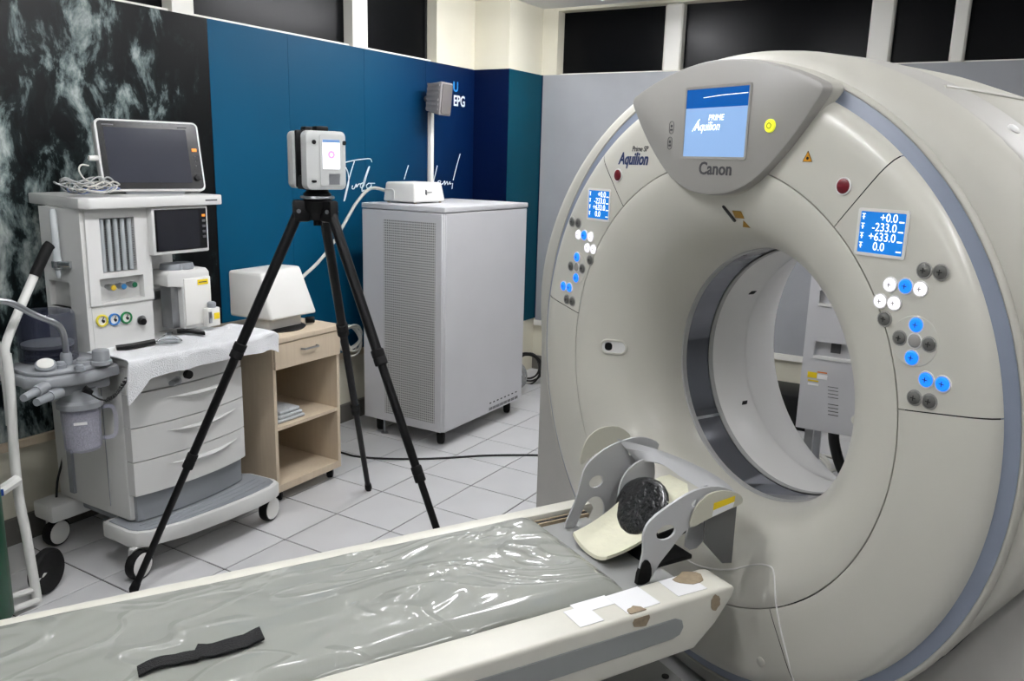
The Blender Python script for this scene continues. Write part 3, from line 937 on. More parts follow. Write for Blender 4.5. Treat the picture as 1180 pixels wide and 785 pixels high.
# mattress under glossy film
def mtop(a, l):
    p = Vector((a * 2.2, l * 4.5, 1.3))
    e = min((0.27 - a) / 0.05, 1.0)
    el = min((0.2425 - abs(l - 0.0085)) / 0.045, 1.0)
    s_ = max(0, min(e, 1)) ** 0.5 * max(0, min(el, 1)) ** 0.5
    return 0.590 + (0.040 + 0.010 * noise.noise(p) + 0.004 * noise.noise(p * 2.7) + 0.0015 * abs(noise.noise(p * 5.5))) * s_


v, f = [], []
na, nl = 220, 60
ml0, ml1, ma0, ma1 = -0.222, 0.2545, A0 + 0.05, 0.268
def mco(i, j):
    a = ma0 + (ma1 - ma0) * i / (na - 1); l_ = ml0 + (ml1 - ml0) * j / (nl - 1)
    # rounded far corners and a slightly wavy edge
    wob = 0.006 * noise.noise(Vector((a * 6, l_ * 9, 0)))
    if i == na - 1 or j in (0, nl - 1): return a + wob * (i == na - 1), l_ + wob * (j in (0, nl - 1))
    return a, l_
for i in range(na):
    for j in range(nl):
        a, l_ = mco(i, j); v.append((a, l_, mtop(a, l_ - 0.02 + 0.012)))
for i in range(na - 1):
    for j in range(nl - 1): f.append((i * nl + j, (i + 1) * nl + j, (i + 1) * nl + j + 1, i * nl + j + 1))
n0 = len(v)
rim = [(i, 0) for i in range(na)] + [(na - 1, j) for j in range(1, nl)] + [(i, nl - 1) for i in range(na - 2, -1, -1)] + [(0, j) for j in range(nl - 2, 0, -1)]
for i, j in rim:
    a, l_ = mco(i, j); v.append((a, l_, 0.5782))
for k in range(len(rim)):
    k2 = (k + 1) % len(rim)
    f.append((rim[k][0] * nl + rim[k][1], n0 + k, n0 + k2, rim[k2][0] * nl + rim[k2][1]))
f.append(tuple(n0 + k for k in range(len(rim))))
mt = obj('couch_mattress', (v, f), MATG, None, angle=70)
mt.location = TL * TC; mt.rotation_euler = (0, 0, TH)
mt['label'] = 'grey couch mattress wrapped in crumpled glossy clear film'; mt['category'] = 'mattress'

# black strap lying on the mattress
sp0, sp1 = tpl(158, 768, z=0.638), tpl(304, 734, z=0.638)
n = 28
v, f = [], []
for i in range(n):
    t = i / (n - 1)
    c = sp0.lerp(sp1, t)
    off = 0.010 * math.sin(t * 7) + (0.010 if t > 0.45 else -0.006)
    w_ = 0.017 + (0.006 if t > 0.45 else 0)
    for s_ in (-1, 1):
        l_ = c.y + off + s_ * w_
        zt = mtop(c.x, l_) + 0.007 + 0.004 * abs(math.sin(t * 11))
        v += [(c.x - TA.x * 0, l_, zt), (c.x, l_, zt - 0.005)]
for i in range(n - 1):
    q, r = i * 4, i * 4 + 4
    f += [(q, q + 2, r + 2, r), (q + 1, r + 1, r + 3, q + 3), (q, r, r + 1, q + 1), (q + 2, q + 3, r + 3, r + 2)]
f += [(0, 1, 3, 2), (4 * n - 4, 4 * n - 2, 4 * n - 1, 4 * n - 3)]
so = obj('black_strap', (v, f), mat('black_webbing', (8, 8, 10), 0.7, bump=0.6, bscale=300), None)
so.location = TL * TC; so.rotation_euler = (0, 0, TH)
so['label'] = 'black webbing body strap lying across the grey mattress'; so['category'] = 'strap'

# ================================================================== head holder on the couch end
HB = TA * 0.45 + TL * TC + Vector((0, 0, 0.578))
head = thing('head_holder', 'grey plastic CT head holder with cream cradle and black pad', 'head holder', HB, TH, world=False)


def hp(a, lat, z):
    return (a - 0.45, lat - TC, z - 0.578)


def wing(outer, holes, lat_fn, th, mm, nm, **k):
    return obj(nm, plate(outer, holes, lambda a, z, w_: hp(a, lat_fn(a, z) + w_, z), 0, th), mm, head, **k)


def dense(poly, per=3):
    return [(p.x, p.y) for p in smooth_path([Vector((a, b_, 0)) for a, b_ in poly], per, True)]


# far (photo left) wing: foot, rising plate with two holes, arch over the top
far_w = [(0.345, 0.583), (0.372, 0.66), (0.385, 0.73), (0.40, 0.775), (0.455, 0.815), (0.53, 0.835), (0.60, 0.832), (0.66, 0.80), (0.63, 0.755), (0.565, 0.745), (0.54, 0.70), (0.525, 0.62), (0.51, 0.583), (0.485, 0.583),
         (0.480, 0.63), (0.46, 0.66), (0.43, 0.665), (0.405, 0.64), (0.385, 0.585)]
wing(dense(far_w, 3), [arc(0.44, 0.715, 0.026, 0.020, n=14), arc(0.58, 0.790, 0.034, 0.015, n=14)], lambda a, z: -1.905 + (z - 0.58) * -0.10, 0.006, HEADG, 'side_wing', label='far grey wing with oval cut-outs')
wing(dense([(0.40, 0.765), (0.42, 0.83), (0.47, 0.862), (0.54, 0.858), (0.585, 0.82), (0.53, 0.80), (0.455, 0.79)], 3), [], lambda a, z: -1.890 + (z - 0.76) * 0.10, 0.004, HEADB, 'side_guard', label='beige upper guard')
# near (photo right) wing
near_w = [(0.335, 0.583), (0.352, 0.66), (0.352, 0.71), (0.375, 0.745), (0.44, 0.775), (0.52, 0.798), (0.60, 0.795), (0.665, 0.765), (0.672, 0.735), (0.62, 0.725), (0.54, 0.712), (0.485, 0.690), (0.445, 0.655), (0.405, 0.62), (0.375, 0.583)]
wing(dense(near_w, 3), [arc(0.425, 0.702, 0.032, 0.020, n=16), arc(0.535, 0.762, 0.026, 0.013, n=14)], lambda a, z: -2.262 + (z - 0.58) * 0.06, 0.007, HEADG, 'side_wing', label='near grey wing with dark oval cut-outs')
lb = wing(dense([(0.50, 0.705), (0.515, 0.755), (0.555, 0.783), (0.61, 0.785), (0.668, 0.765), (0.680, 0.738), (0.63, 0.728), (0.56, 0.716)], 3), [], lambda a, z: -2.270 + (z - 0.58) * 0.05, 0.005, HEADB, 'side_guard', label='beige guard with warning label')
lw = lambda a, z: -2.2715 + (z - 0.58) * 0.05
obj('warning_label', plate([(0.575, 0.738), (0.65, 0.748), (0.652, 0.764), (0.577, 0.757)], [], lambda a, z, w_: hp(a, lw(a, z) + w_, z), 0, 0.001), YEL, lb, smooth=False, label='yellow warning strip')
obj('warning_label', plate([(0.572, 0.720), (0.645, 0.733), (0.65, 0.7478), (0.575, 0.7375)], [], lambda a, z, w_: hp(a, lw(a, z) + w_, z), 0, 0.001), TAPEW, lb, smooth=False, label='white printed strip')
obj('rubber_foot', plate(dense([(0.332, 0.582), (0.348, 0.635), (0.366, 0.64), (0.378, 0.615), (0.372, 0.582)], 2), [], lambda a, z, w_: hp(a, -2.2655 + (z - 0.58) * 0.06 + w_, z), 0, 0.012), RUBBER, head, label='worn black rubber foot')
# arch band that joins both wings behind
def tla(x, y, lat):
    p = tpl(x, y, lat=lat)
    return Vector((p.x, p.y + TC, p.z))


UE = smooth_path([Vector((0.50, -1.925, 0.842)), tla(760, 519, -1.95), tla(800, 535, -2.03), tla(832, 553, -2.12), tla(852, 573, -2.22)], 5)
LE = smooth_path([Vector((0.565, -1.942, 0.765)), tla(760, 534, -2.01), tla(788, 552, -2.10), tla(811, 566, -2.17), tla(828, 578, -2.26)], 5)
v, f = [], []
for p, q_ in zip(UE, LE):
    mid = (p + q_) / 2
    for pt in (p, mid + Vector((-0.004, 0, 0.006)), q_): v.append(hp(*pt))
    for pt in (q_, mid, p): v.append(hp(pt.x + 0.006, pt.y, pt.z - 0.004))
for i in range(len(UE) - 1):
    for q in range(6): f.append((i * 6 + q, i * 6 + (q + 1) % 6, (i + 1) * 6 + (q + 1) % 6, (i + 1) * 6 + q))
f += [tuple(range(6)), tuple(len(v) - 6 + q for q in range(6))[::-1]]
obj('rear_arch', (v, f), HEADG, head)
# dark end plate hanging at the rear near corner
obj('end_plate', ext([(0.575 - 0.45, 0.715 - 0.578), (0.690 - 0.45, 0.725 - 0.578), (0.690 - 0.45, 0.545 - 0.578), (0.655 - 0.45, 0.552 - 0.578), (0.58 - 0.45, 0.63 - 0.578)], -2.235 - TC, -2.229 - TC, 0.001, 1), mat('end_plate_grey', (92, 93, 92), 0.4), head, label='dark grey end plate')


# cream cradle: curved trough, tongue toward the mattress
def trough(u, t, thick):
    a = 0.315 + 0.30 * u
    wd = (0.090 + 0.012 * math.sin(u * PI * 0.9)) * (1 if u < 0.6 else 0.45 + 0.55 * math.sqrt(max(0, 1 - ((u - 0.6) / 0.4) ** 2)))
    ang = (t - 0.5) * 2
    z = 0.592 + 0.008 * u + 0.150 * (u ** 2.4) + (0.022 + 0.035 * u) * abs(ang) ** 2.2 * (1 - max(0, (u - 0.55) / 0.45)) - thick
    return hp(a - thick * 0.3, -2.075 + wd * ang * (1 - 0.1 * abs(ang)), z)


nu, nv = 20, 21
g1 = grid(nu, nv, lambda u, t: trough(u, t, 0)); g2 = grid(nu, nv, lambda u, t: trough(u, t, 0.009))
v = g1[0] + g2[0]; N = nu * nv
f = g1[1] + [tuple(i + N for i in q[::-1]) for q in g2[1]]
ed = [(i, 0) for i in range(nu)] + [(nu - 1, j) for j in range(1, nv)] + [(i, nv - 1) for i in range(nu - 2, -1, -1)] + [(0, j) for j in range(nv - 2, 0, -1)]
for k in range(len(ed)):
    a, b_ = ed[k], ed[(k + 1) % len(ed)]
    a, b_ = a[0] * nv + a[1], b_[0] * nv + b_[1]
    f.append((a, b_, b_ + N, a + N))
obj('cradle', (v, f), CREAM, head, label='cream curved head cradle')
# grey inner supports beside the cradle
wing(dense([(0.50, 0.60), (0.49, 0.69), (0.51, 0.745), (0.56, 0.775), (0.61, 0.77), (0.62, 0.70), (0.60, 0.60)], 3), [rrect(0.515, 0.575, 0.64, 0.72, 0.015)], lambda a, z: -1.965, 0.006, HEADG, 'inner_support')
wing(dense([(0.56, 0.60), (0.58, 0.72), (0.60, 0.765), (0.63, 0.765), (0.64, 0.70), (0.62, 0.60)], 3), [], lambda a, z: -2.185, 0.006, HEADG, 'inner_support')
obj('support_arm', tube([hp(0.44, -2.10, 0.588), hp(0.55, -2.10, 0.595), hp(0.66, -2.10, 0.62), hp(0.70, -2.10, 0.72)], 0.014, 10, smooth=4), BLACK, head)
obj('clamp_block', rbox(*[c for ab in zip(hp(0.42, -2.215, 0.578), hp(0.56, -1.955, 0.592)) for c in ab], 0.004), BLACK, head)
# black pad, a thick shell-shaped cushion
v, f = [], []
nu, nv = 16, 24
cc = Vector((0.508, -2.052, 0.672)); ax_u = Vector((0.55, 0.10, 0.80)).normalized(); ax_v = Vector((0.10, -1, 0.10)).normalized(); ax_n = ax_u.cross(ax_v)
if ax_n.x > 0: ax_n = -ax_n
for i in range(nu + 1):
    ph = PI * i / nu
    for j in range(nv):
        t = 2 * PI * j / nv
        sx_, sy_ = math.sin(ph) ** 0.7 * math.cos(t), math.sin(ph) ** 0.7 * math.sin(t)
        p = cc + ax_u * (0.090 * sx_) + ax_v * (0.094 * sy_ * (1 + 0.15 * sx_)) + ax_n * (0.022 * math.cos(ph) - 0.02 * (sx_ ** 2 + sy_ ** 2) * -1 * 0.6)
        p += ax_n * 0.003 * noise.noise(p * 40)
        v.append(hp(*p))
for i in range(nu):
    for j in range(nv): f.append((i * nv + j, i * nv + (j + 1) % nv, (i + 1) * nv + (j + 1) % nv, (i + 1) * nv + j))
BPAD = mat('black_film_pad', (20, 20, 22), 0.25, coat=0.8, bump=0.9, bscale=55)
obj('head_pad', (v, f), BPAD, head, label='black cushion in clear film', angle=80)

# ================================================================== anesthesia machine
am = thing('anesthesia_machine', 'white anesthesia machine trolley with three drawers, gauges and footrest', 'medical machine', (-0.56, 0.15, 0))
XL, XR = -0.84, -0.285
obj('cabinet_body', merge(rbox(XL, XR, -0.02, 0.46, 0.20, 0.83, 0.012)), MACH, am)
obj('side_panel_line', merge(box(XL - 0.002, XL, 0.10, 0.104, 0.24, 0.80), box(XL - 0.012, XL, 0.33, 0.36, 0.24, 0.62)), MACHG, am, smooth=False)


def bow(x):                     # bowed front of the drawers
    t = (x - XL) / (XR - XL)
    return -0.03 - 0.055 * math.sin(PI * min(max(t * 0.92 + 0.06, 0), 1)) ** 0.55


def bowed(x0, x1, z0, z1, out=0.0, n=24, back=0.05):
    v, f = [], []
    for i in range(n + 1):
        x = x0 + (x1 - x0) * i / n
        y = bow(x) - out
        v += [(x, y, z0), (x, y, z1), (x, back, z1), (x, back, z0)]
    for i in range(n):
        for q in range(4): f.append((i * 4 + q, i * 4 + (q + 1) % 4, i * 4 + 4 + (q + 1) % 4, i * 4 + 4 + q))
    f += [(0, 1, 2, 3), tuple(n * 4 + q for q in range(4))[::-1]]
    return v, f


obj('front_panel', bowed(XL, XR, 0.728, 0.83), MACH, am)
for z0, z1 in ((0.592, 0.724), (0.455, 0.588), (0.315, 0.451)):
    dr = obj('drawer', bowed(XL + 0.004, XR - 0.004, z0, z1, 0.006), MACH, am)
    # scooped grip: a crescent lip over a shaded hollow
    n = 20
    v, f = [], []
    for i in range(n + 1):
        t = i / n
        x = XL + 0.14 + (XR - XL - 0.20) * t
        s_ = math.sin(PI * t)
        y = bow(x) - 0.006
        zc = z1 - 0.035
        v += [(x, y + 0.002, zc - 0.030 * s_), (x, y - 0.022 * s_ - 0.001, zc - 0.010 * s_), (x, y - 0.016 * s_, zc + 0.0), (x, y + 0.002, zc - 0.004)]
    for i in range(n):
        for q in range(4): f.append((i * 4 + q, i * 4 + (q + 1) % 4, i * 4 + 4 + (q + 1) % 4, i * 4 + 4 + q))
    obj('drawer_grip', (v, f), MACH, dr)
obj('kick_plate', bowed(XL + 0.02, XR - 0.01, 0.20, 0.312, -0.02), MACHG, am)
kb = obj('selector_knob', merge(lathe([(0.03, 0), (0.03, 0.004), (0.026, 0.006)], P(214, 431, Y=-0.083), (0, -1, 0), 18)), MACH, am)
obj('knob_grip', lathe([(0.018, 0.004), (0.017, 0.024), (0, 0.026)], P(214, 431, Y=-0.083), (0, -1, 0), 16), BLACK, kb)
obj('gas_outlet', merge(cyl(P(203, 439, Y=-0.08), P(198, 442, Y=-0.125), 0.014, 0.012), lathe([(0.02, 0), (0.02, 0.006), (0.014, 0.008)], P(203, 439, Y=-0.078), (-0.2, -1, 0), 16)), METAL, am)
# work surface
obj('work_surface', rbox(XL, XR + 0.045, -0.115, 0.40, 0.83, 0.865, 0.012, 3), MACH, am)
# footrest
fo = [(-0.885, 0.10), (-0.888, -0.06), (-0.875, -0.10), (-0.84, -0.13), (-0.70, -0.172), (-0.52, -0.19), (-0.36, -0.195), (-0.25, -0.185), (-0.205, -0.165), (-0.19, -0.12), (-0.20, 0.02), (-0.24, 0.08), (-0.27, 0.12)]
fr_ = obj('footrest', bevel(plate(fo, [], lambda a, b_, c: (a, b_, c), 0.125, 0.19), 0.008, 2), MACH, am)
fi = [(-0.56 + (a + 0.56) * 0.955, -0.05 + (b_ + 0.05) * 0.86) for a, b_ in fo]
obj('step_mat', bevel(plate(fi, [], lambda a, b_, c: (a, b_, c), 0.185, 0.194), 0.002, 1), MACHG, fr_, label='grey ribbed step')
for yy in (-0.06, -0.09, -0.12):
    obj('step_rib', tube([(x, yy - 0.03 * math.sin(PI * (x + 0.85) / 0.62) , 0.1945) for x in [-0.83 + 0.058 * i for i in range(11)]], 0.0022, 5), MACHG, fr_)
obj('rear_base', rbox(-0.935, -0.20, 0.36, 0.50, 0.125, 0.20, 0.014), MACH, am)
obj('base_frame', rbox(-0.80, -0.30, 0.0, 0.42, 0.15, 0.21, 0.01), MACHG, am)


def wheel(par, x, y, ax=(0.22, -0.97, 0), R_=0.058, disc=WHITE, w_=0.020):
    ax = Vector(ax).normalized()
    c = Vector((x, y, R_))
    wh = obj('caster_wheel', lathe([(R_ * 0.72, -w_), (R_ * 0.95, -w_ * 0.9), (R_, -w_ * 0.5), (R_, w_ * 0.5), (R_ * 0.95, w_ * 0.9), (R_ * 0.78, w_)], c, ax, 28), RUBBER, par)
    obj('hub_disc', lathe([(R_ * 0.84, w_ * 0.9), (R_ * 0.82, w_ * 1.1), (R_ * 0.5, w_ * 1.25), (0, w_ * 1.3)], c, ax, 28), disc, wh)
    obj('hub_disc', lathe([(R_ * 0.84, w_ * 0.9), (R_ * 0.82, w_ * 1.1), (R_ * 0.5, w_ * 1.25), (0, w_ * 1.3)], c, -ax, 28), disc, wh)
    up = c + Vector((0, 0, R_ * 0.6)) - ax * w_ * 0.2
    s_ = ax.cross(Vector((0, 0, 1)))
    g = hexa([c + s_ * -R_ * 0.5 - ax * w_ * 1.35 + Vector((0, 0, R_ * 0.2)), c + s_ * R_ * 0.5 - ax * w_ * 1.35 + Vector((0, 0, R_ * 0.2)), c + s_ * R_ * 0.5 - ax * w_ * 0.3 + Vector((0, 0, R_ * 1.02)), c + s_ * -R_ * 0.5 - ax * w_ * 0.3 + Vector((0, 0, R_ * 1.02))],
             [c + s_ * -R_ * 0.4 - ax * w_ * 1.35 + Vector((0, 0, R_ * 1.25)), c + s_ * R_ * 0.4 - ax * w_ * 1.35 + Vector((0, 0, R_ * 1.25)), c + s_ * R_ * 0.4 + ax * w_ * 0.3 + Vector((0, 0, R_ * 1.25)), c + s_ * -R_ * 0.4 + ax * w_ * 0.3 + Vector((0, 0, R_ * 1.25))])
    obj('caster_fork', bevel(g, 0.004, 1), MACH if disc is WHITE else BLACK, wh)
    return wh


for x, y in ((-0.872, -0.10), (-0.222, -0.115), (-0.885, 0.43), (-0.25, 0.43)): wheel(am, x, y)
# column
CX0, CX1, CY = -0.852, -0.583, 0.10


def fr2(pl, holes, y0, y1, mm, nm, par, **k):          # plate facing the room, in x and z
    return obj(nm, plate(pl, holes, lambda a, b_, c: (a, c, b_), y0, y1), mm, par, **k)


def rect(x0, x1, z0, z1): return [(x0, z0), (x1, z0), (x1, z1), (x0, z1)]


colm = obj('column', rbox(CX0 + 0.01, CX1 - 0.004, CY + 0.03, 0.37, 0.865, 1.415, 0.006), MACH, am)
wa, wc = P(114, 252, Y=CY), P(158.5, 311, Y=CY)
ka, kc = P(115, 322, Y=CY), P(167, 342, Y=CY)
WIN = rect(wa.x, wc.x, wc.z, wa.z); REC = rect(ka.x, kc.x, kc.z, ka.z)
fp = fr2([(CX0, 1.048), (CX1, 1.045), (CX1, 1.412), (CX0 + 0.004, 1.412)], [WIN, REC], CY, CY + 0.035, MACH, 'flow_panel', am, smooth=False)
obj('window_back', box(wa.x - 0.005, wc.x + 0.005, CY + 0.026, CY + 0.034, wc.z - 0.005, wa.z + 0.005), mat('flow_scale_grey', (120, 122, 122), 0.5), fp, smooth=False)
for i in range(5):
    x = wa.x + (wc.x - wa.x) * (i + 0.5) / 5
    ft_ = obj('flow_tube', cyl((x, CY + 0.014, wc.z + 0.004), (x, CY + 0.014, wa.z - 0.004), 0.009, n=12), mat('flow_tube_glass', (160, 165, 166), 0.15), fp)
    obj('tube_scale', merge(*[box(x + 0.006, x + 0.012, CY + 0.004, CY + 0.006, z, z + 0.0015) for z in [wc.z + 0.02 + 0.009 * q for q in range(17)]]), GREYPR, ft_, smooth=False)
for (x, y), mm in zip([(126, 331), (138, 329.5), (150.5, 327.5)], [mat('yellow_knob', (190, 160, 40), 0.4), mat('blue_knob', (45, 110, 160), 0.4), mat('green_knob', (20, 90, 60), 0.4)]):
    c = P(x, y, Y=CY + 0.01)
    kn = obj('flow_knob', lathe([(0.008, -0.02), (0.008, 0.0), (0.014, 0.002), (0.0145, 0.022), (0.012, 0.026)], c, (0, -1, 0), 16), METAL, fp)
    obj('knob_cap', lathe([(0.011, 0.0262), (0.0095, 0.030), (0, 0.031)], c, (0, -1, 0), 14), mm, kn)
gpn = fr2([(CX0 + 0.006, 0.866), (CX1 - 0.004, 0.866), (CX1 - 0.004, 1.044), (CX0 + 0.006, 1.046)], [], CY + 0.008, CY + 0.04, MACH, 'gauge_panel', am, smooth=False)
for (x, y), mm in zip([(117, 369.5), (131, 368), (145, 366)], [mat('yellow_ring', (215, 200, 60), 0.4), mat('blue_ring', (40, 110, 180), 0.4), mat('green_ring', (30, 125, 70), 0.4)]):
    c = P(x, y, Y=CY + 0.008)
    gg = obj('pressure_gauge', lathe([(0.018, 0.0), (0.0235, 0.0), (0.0235, 0.008), (0.018, 0.008)], c, (0, -1, 0), 24, True), mm, gpn)
    obj('gauge_face', lathe([(0.018, 0.0), (0.018, 0.003), (0, 0.003)], c, (0, -1, 0), 20), WHITE, gg)
    obj('gauge_needle', xform(box(-0.0015, 0.0015, -0.003, 0.014, 0.003, 0.005), frame(c, (0.8, 0, -0.6), (0.6, 0, 0.8))), DARK, gg, smooth=False)
    obj('gauge_sector', lathe([(0.006, 0.003), (0.006, 0.004), (0, 0.004)], c + Vector((0.006, 0, -0.004)), (0, -1, 0), 10), DARK, gg)
c = P(163, 369, Y=CY + 0.008)
kb = obj('power_switch', lathe([(0.020, 0), (0.020, 0.003), (0, 0.003)], c, (0, -1, 0), 18), METAL, gpn)
obj('knob_grip', lathe([(0.015, 0.002), (0.013, 0.022), (0, 0.024)], c + Vector((-0.003, 0, -0.003)), (-0.1, -1, -0.05), 14), BLACK, kb)
# left side of the column: niche with shelf edges
cs = obj('column_side', plate([(CY + 0.01, 0.866), (0.37, 0.866), (0.37, 1.413), (CY + 0.01, 1.413)], [[(0.21, 1.03), (0.345, 1.03), (0.345, 1.13), (0.21, 1.13)]], lambda a, b_, c: (c, a, b_), CX0 - 0.012, CX0 + 0.012), MACH, am, smooth=False)
obj('niche_floor', box(CX0 - 0.02, CX0 + 0.011, 0.205, 0.35, 1.015, 1.03), MACH, cs, smooth=False)
obj('niche_back', box(CX0 + 0.0105, CX0 + 0.012, 0.21, 0.345, 1.03, 1.13), MACHG, cs, smooth=False)
# suction flow tube on the side
c = Vector((CX0 - 0.035, 0.235, 1.15))
sg = obj('suction_tube', lathe([(0.006, 0.0), (0.009, 0.012), (0.010, 0.03), (0.016, 0.035), (0.016, 0.07), (0.013, 0.08), (0.013, 0.25), (0.008, 0.26)], c, (0, 0, 1), 16), mat('cloudy_glass', (190, 195, 196), 0.15), am)
obj('tube_clamp', merge(cyl(c + Vector((0, 0, 0.04)), c + Vector((0, 0, 0.065)), 0.021), cyl(c + Vector((0.0, -0.01, 0.052)), c + Vector((0.02, -0.055, 0.052)), 0.014), cyl(c + Vector((0, 0, 0.052)), c + Vector((0.04, 0, 0.052)), 0.008)), CHROME, sg)
# top shelf
ts = [(-0.815, 0.52), (-0.865, 0.20), (-0.88, 0.085), (-0.855, 0.055), (-0.262, 0.055), (-0.255, 0.065), (-0.255, 0.56)]
tsf = obj('top_shelf', bevel(plate(ts, [], lambda a, b_, c: (a, b_, c), 1.414, 1.455), 0.005, 2), MACH, am)
obj('shelf_lettering', box(-0.345, -0.285, 0.0543, 0.0555, 1.431, 1.437), GREYPR, tsf, smooth=False)
# ventilator display
v0, v1 = P(174, 242, Y=0.07), P(241.5, 289, Y=0.07)
vd = obj('ventilator_display', rbox(v0.x, v1.x, 0.07, 0.13, v1.z, 1.412, 0.006), MACH, am)
obj('display_bezel', rbox(v0.x + 0.012, v1.x - 0.010, 0.066, 0.074, v1.z + 0.014, 1.402, 0.003), BEZEL, vd)
obj('screen_glass', box(v0.x + 0.018, v1.x - 0.050, 0.0645, 0.068, v1.z + 0.02, 1.396), SCRDK, vd, smooth=False)
for i in range(5):
    z = 1.372 - i * 0.022
    obj('display_button', rbox(v1.x - 0.034, v1.x - 0.018, 0.0635, 0.067, z - 0.005, z + 0.005, 0.001, 1), ORG if i == 0 else GREYPR, vd)
obj('rear_panel', rbox(CX1 - 0.005, -0.365, 0.26, 0.42, 0.865, 1.30, 0.006), MACH, am)
mr_ = obj('mounting_rail', rbox(CX1, -0.43, 0.215, 0.265, 1.015, 1.055, 0.004), METAL, am)
obj('rail_lock', lathe([(0.011, 0), (0.011, 0.006), (0, 0.007)], (-0.545, 0.215, 1.028), (0, -1, 0), 14), WHITE, mr_)
# breathing system block on the left
ab = obj('breathing_block', bevel(plate([(-1.165, 0.20), (-1.17, 0.02), (-1.13, -0.05), (-1.00, -0.085), (-0.86, -0.06), (-0.845, 0.0), (-0.845, 0.20)], [], lambda a, b_, c: (a, b_, c), 0.812, 0.852), 0.010, 2), ABSG, am, label='grey breathing system block')
obj('block_plate', bevel(plate([(-1.15, 0.19), (-1.155, 0.025), (-1.12, -0.035), (-1.00, -0.065), (-0.875, -0.045), (-0.86, 0.0), (-0.86, 0.19)], [], lambda a, b_, c: (a, b_, c), 0.852, 0.868), 0.005, 2), ABSG, ab)
obj('block_underside', rbox(-1.10, -0.88, -0.03, 0.18, 0.767, 0.814, 0.012), ABSG, ab)
for x, y, r_ in ((53, 418, 0.030),):
    c = P(x, y + 8, z=0.868)
    pg_ = obj('airway_gauge', lathe([(0.026, 0), (0.034, 0.006), (0.034, 0.024), (0.03, 0.028), (0, 0.03)], c + Vector((0, 0, 0.0)), (-0.25, -0.45, 1), 22), MACHG, ab)
    obj('gauge_face', lathe([(0.027, 0.0285), (0.027, 0.0305), (0, 0.0312)], c, (-0.25, -0.45, 1), 20), WHITE, pg_)
for (x, y), r_, h in (((117, 419), 0.030, 0.05), ((98, 419), 0.028, 0.02), ((92, 427), 0.014, 0.018), ((70, 424), 0.016, 0.02)):
    c = P(x, y, z=0.868)
    obj('valve_cap', lathe([(r_ * 1.25, 0), (r_ * 1.2, 0.012), (r_, 0.014), (r_ * 0.95, h), (r_ * 0.8, h + 0.003), (0, h + 0.003)], c, (0, 0, 1), 18), ABSG if r_ > 0.02 else MACHG, ab)
for x0, y0, x1, y1 in ((52, 446, 27, 459), (68, 452, 42, 464)):
    a, b_ = P(x0, y0, Y=-0.04), P(x1, y1, Y=-0.11)
    pt = obj('breathing_port', cyl(a, a.lerp(b_, 0.45), 0.021, 0.019, 16), ABSG, ab)
    obj('port_nozzle', cyl(a.lerp(b_, 0.40), b_, 0.0155, 0.013, 14), MACHG, pt)
# bent metal pipe
pts = [P(-6, 346, Y=-0.02), P(12, 349, Y=-0.02), P(40, 363, Y=0.0), P(62, 372, Y=0.0), P(71, 380, Y=0.01), P(75, 395, Y=0.02), P(77, 420, Y=0.03)]
obj('bag_arm', tube(pts, 0.011, 10, smooth=5), METAL, am, label='bent grey pipe arm')
obj('arm_socket', lathe([(0.020, 0.0), (0.020, 0.04), (0.016, 0.05)], (pts[-1].x, pts[-1].y, 0.862), (0, 0, 1), 16), MACHG, ab)
# bellows dome
c = P(56, 405, Y=0.16); c.z = 0.868
bd = obj('bellows_dome', lathe([(0.098, 0.0), (0.098, 0.165), (0.090, 0.178), (0.0, 0.182), ], c, (0, 0, 1), 32), DOME, ab, label='smoky clear bellows dome')
obj('bellows_plate', lathe([(0.0, 0.045), (0.086, 0.05), (0.088, 0.062), (0.05, 0.070), (0, 0.072)], c, (0, 0, 1), 28), MACHG, ab)
obj('bellows', lathe([(0.0, 0.002), (0.080, 0.004), (0.072, 0.014), (0.080, 0.024), (0.072, 0.034), (0.080, 0.044), (0.0, 0.046)], c, (0, 0, 1), 24), RUBBER, ab)
# absorber canister with granules
c = P(97, 520, Y=0.01)
c.z = 0.545
cn = obj('absorber_canister', lathe([(0.0, 0.0), (0.058, 0.0), (0.064, 0.01), (0.068, 0.165), (0.066, 0.165), (0.062, 0.012), (0.0, 0.006)], c, (0, 0, 1), 28), CLEAR, am, label='clear absorber canister')
obj('granules', lathe([(0.0, 0.008), (0.056, 0.010), (0.060, 0.145), (0.05, 0.152), (0, 0.150)], c, (0, 0, 1), 24), GRAN, cn, label='white absorber granules')
obj('canister_lid', lathe([(0.062, 0.160), (0.078, 0.165), (0.078, 0.185), (0.066, 0.195), (0.060, 0.235), (0, 0.235)], c, (0, 0, 1), 28), ABSG, cn)
obj('canister_handle', tube([c + Vector((0.060, -0.03, 0.15)), c + Vector((0.098, -0.05, 0.14)), c + Vector((0.098, -0.05, 0.04)), c + Vector((0.058, -0.03, 0.03))], 0.008, 8, smooth=4), CLEAR, cn)
obj('canister_label', xform(box(-0.022, 0.022, -0.005, 0.005, 0, 0.001), frame(c + Vector((-0.038, -0.056, 0.115)), (0.83, -0.56, 0), (0, 0, 1))), WHITE, cn, smooth=False)
# coiled black lead
pts = []
st_, en = P(100, 451, Y=-0.09), P(146, 437, Y=-0.10)
for i in range(90):
    t = i / 89
    b_ = st_.lerp(en, t) + Vector((0, 0, -0.055 * math.sin(PI * t)))
    if t > 0.45: b_ += Vector((math.cos(i * 1.3), 0.3, math.sin(i * 1.3))) * 0.007
    pts.append(b_)
ld = obj('sensor_lead', tube(pts, 0.003, 5), CABLEK, am)
obj('lead_plug', cyl(P(97, 448, Y=-0.085), P(106, 453, Y=-0.095), 0.014, 0.009, 12), BLACK, ld)
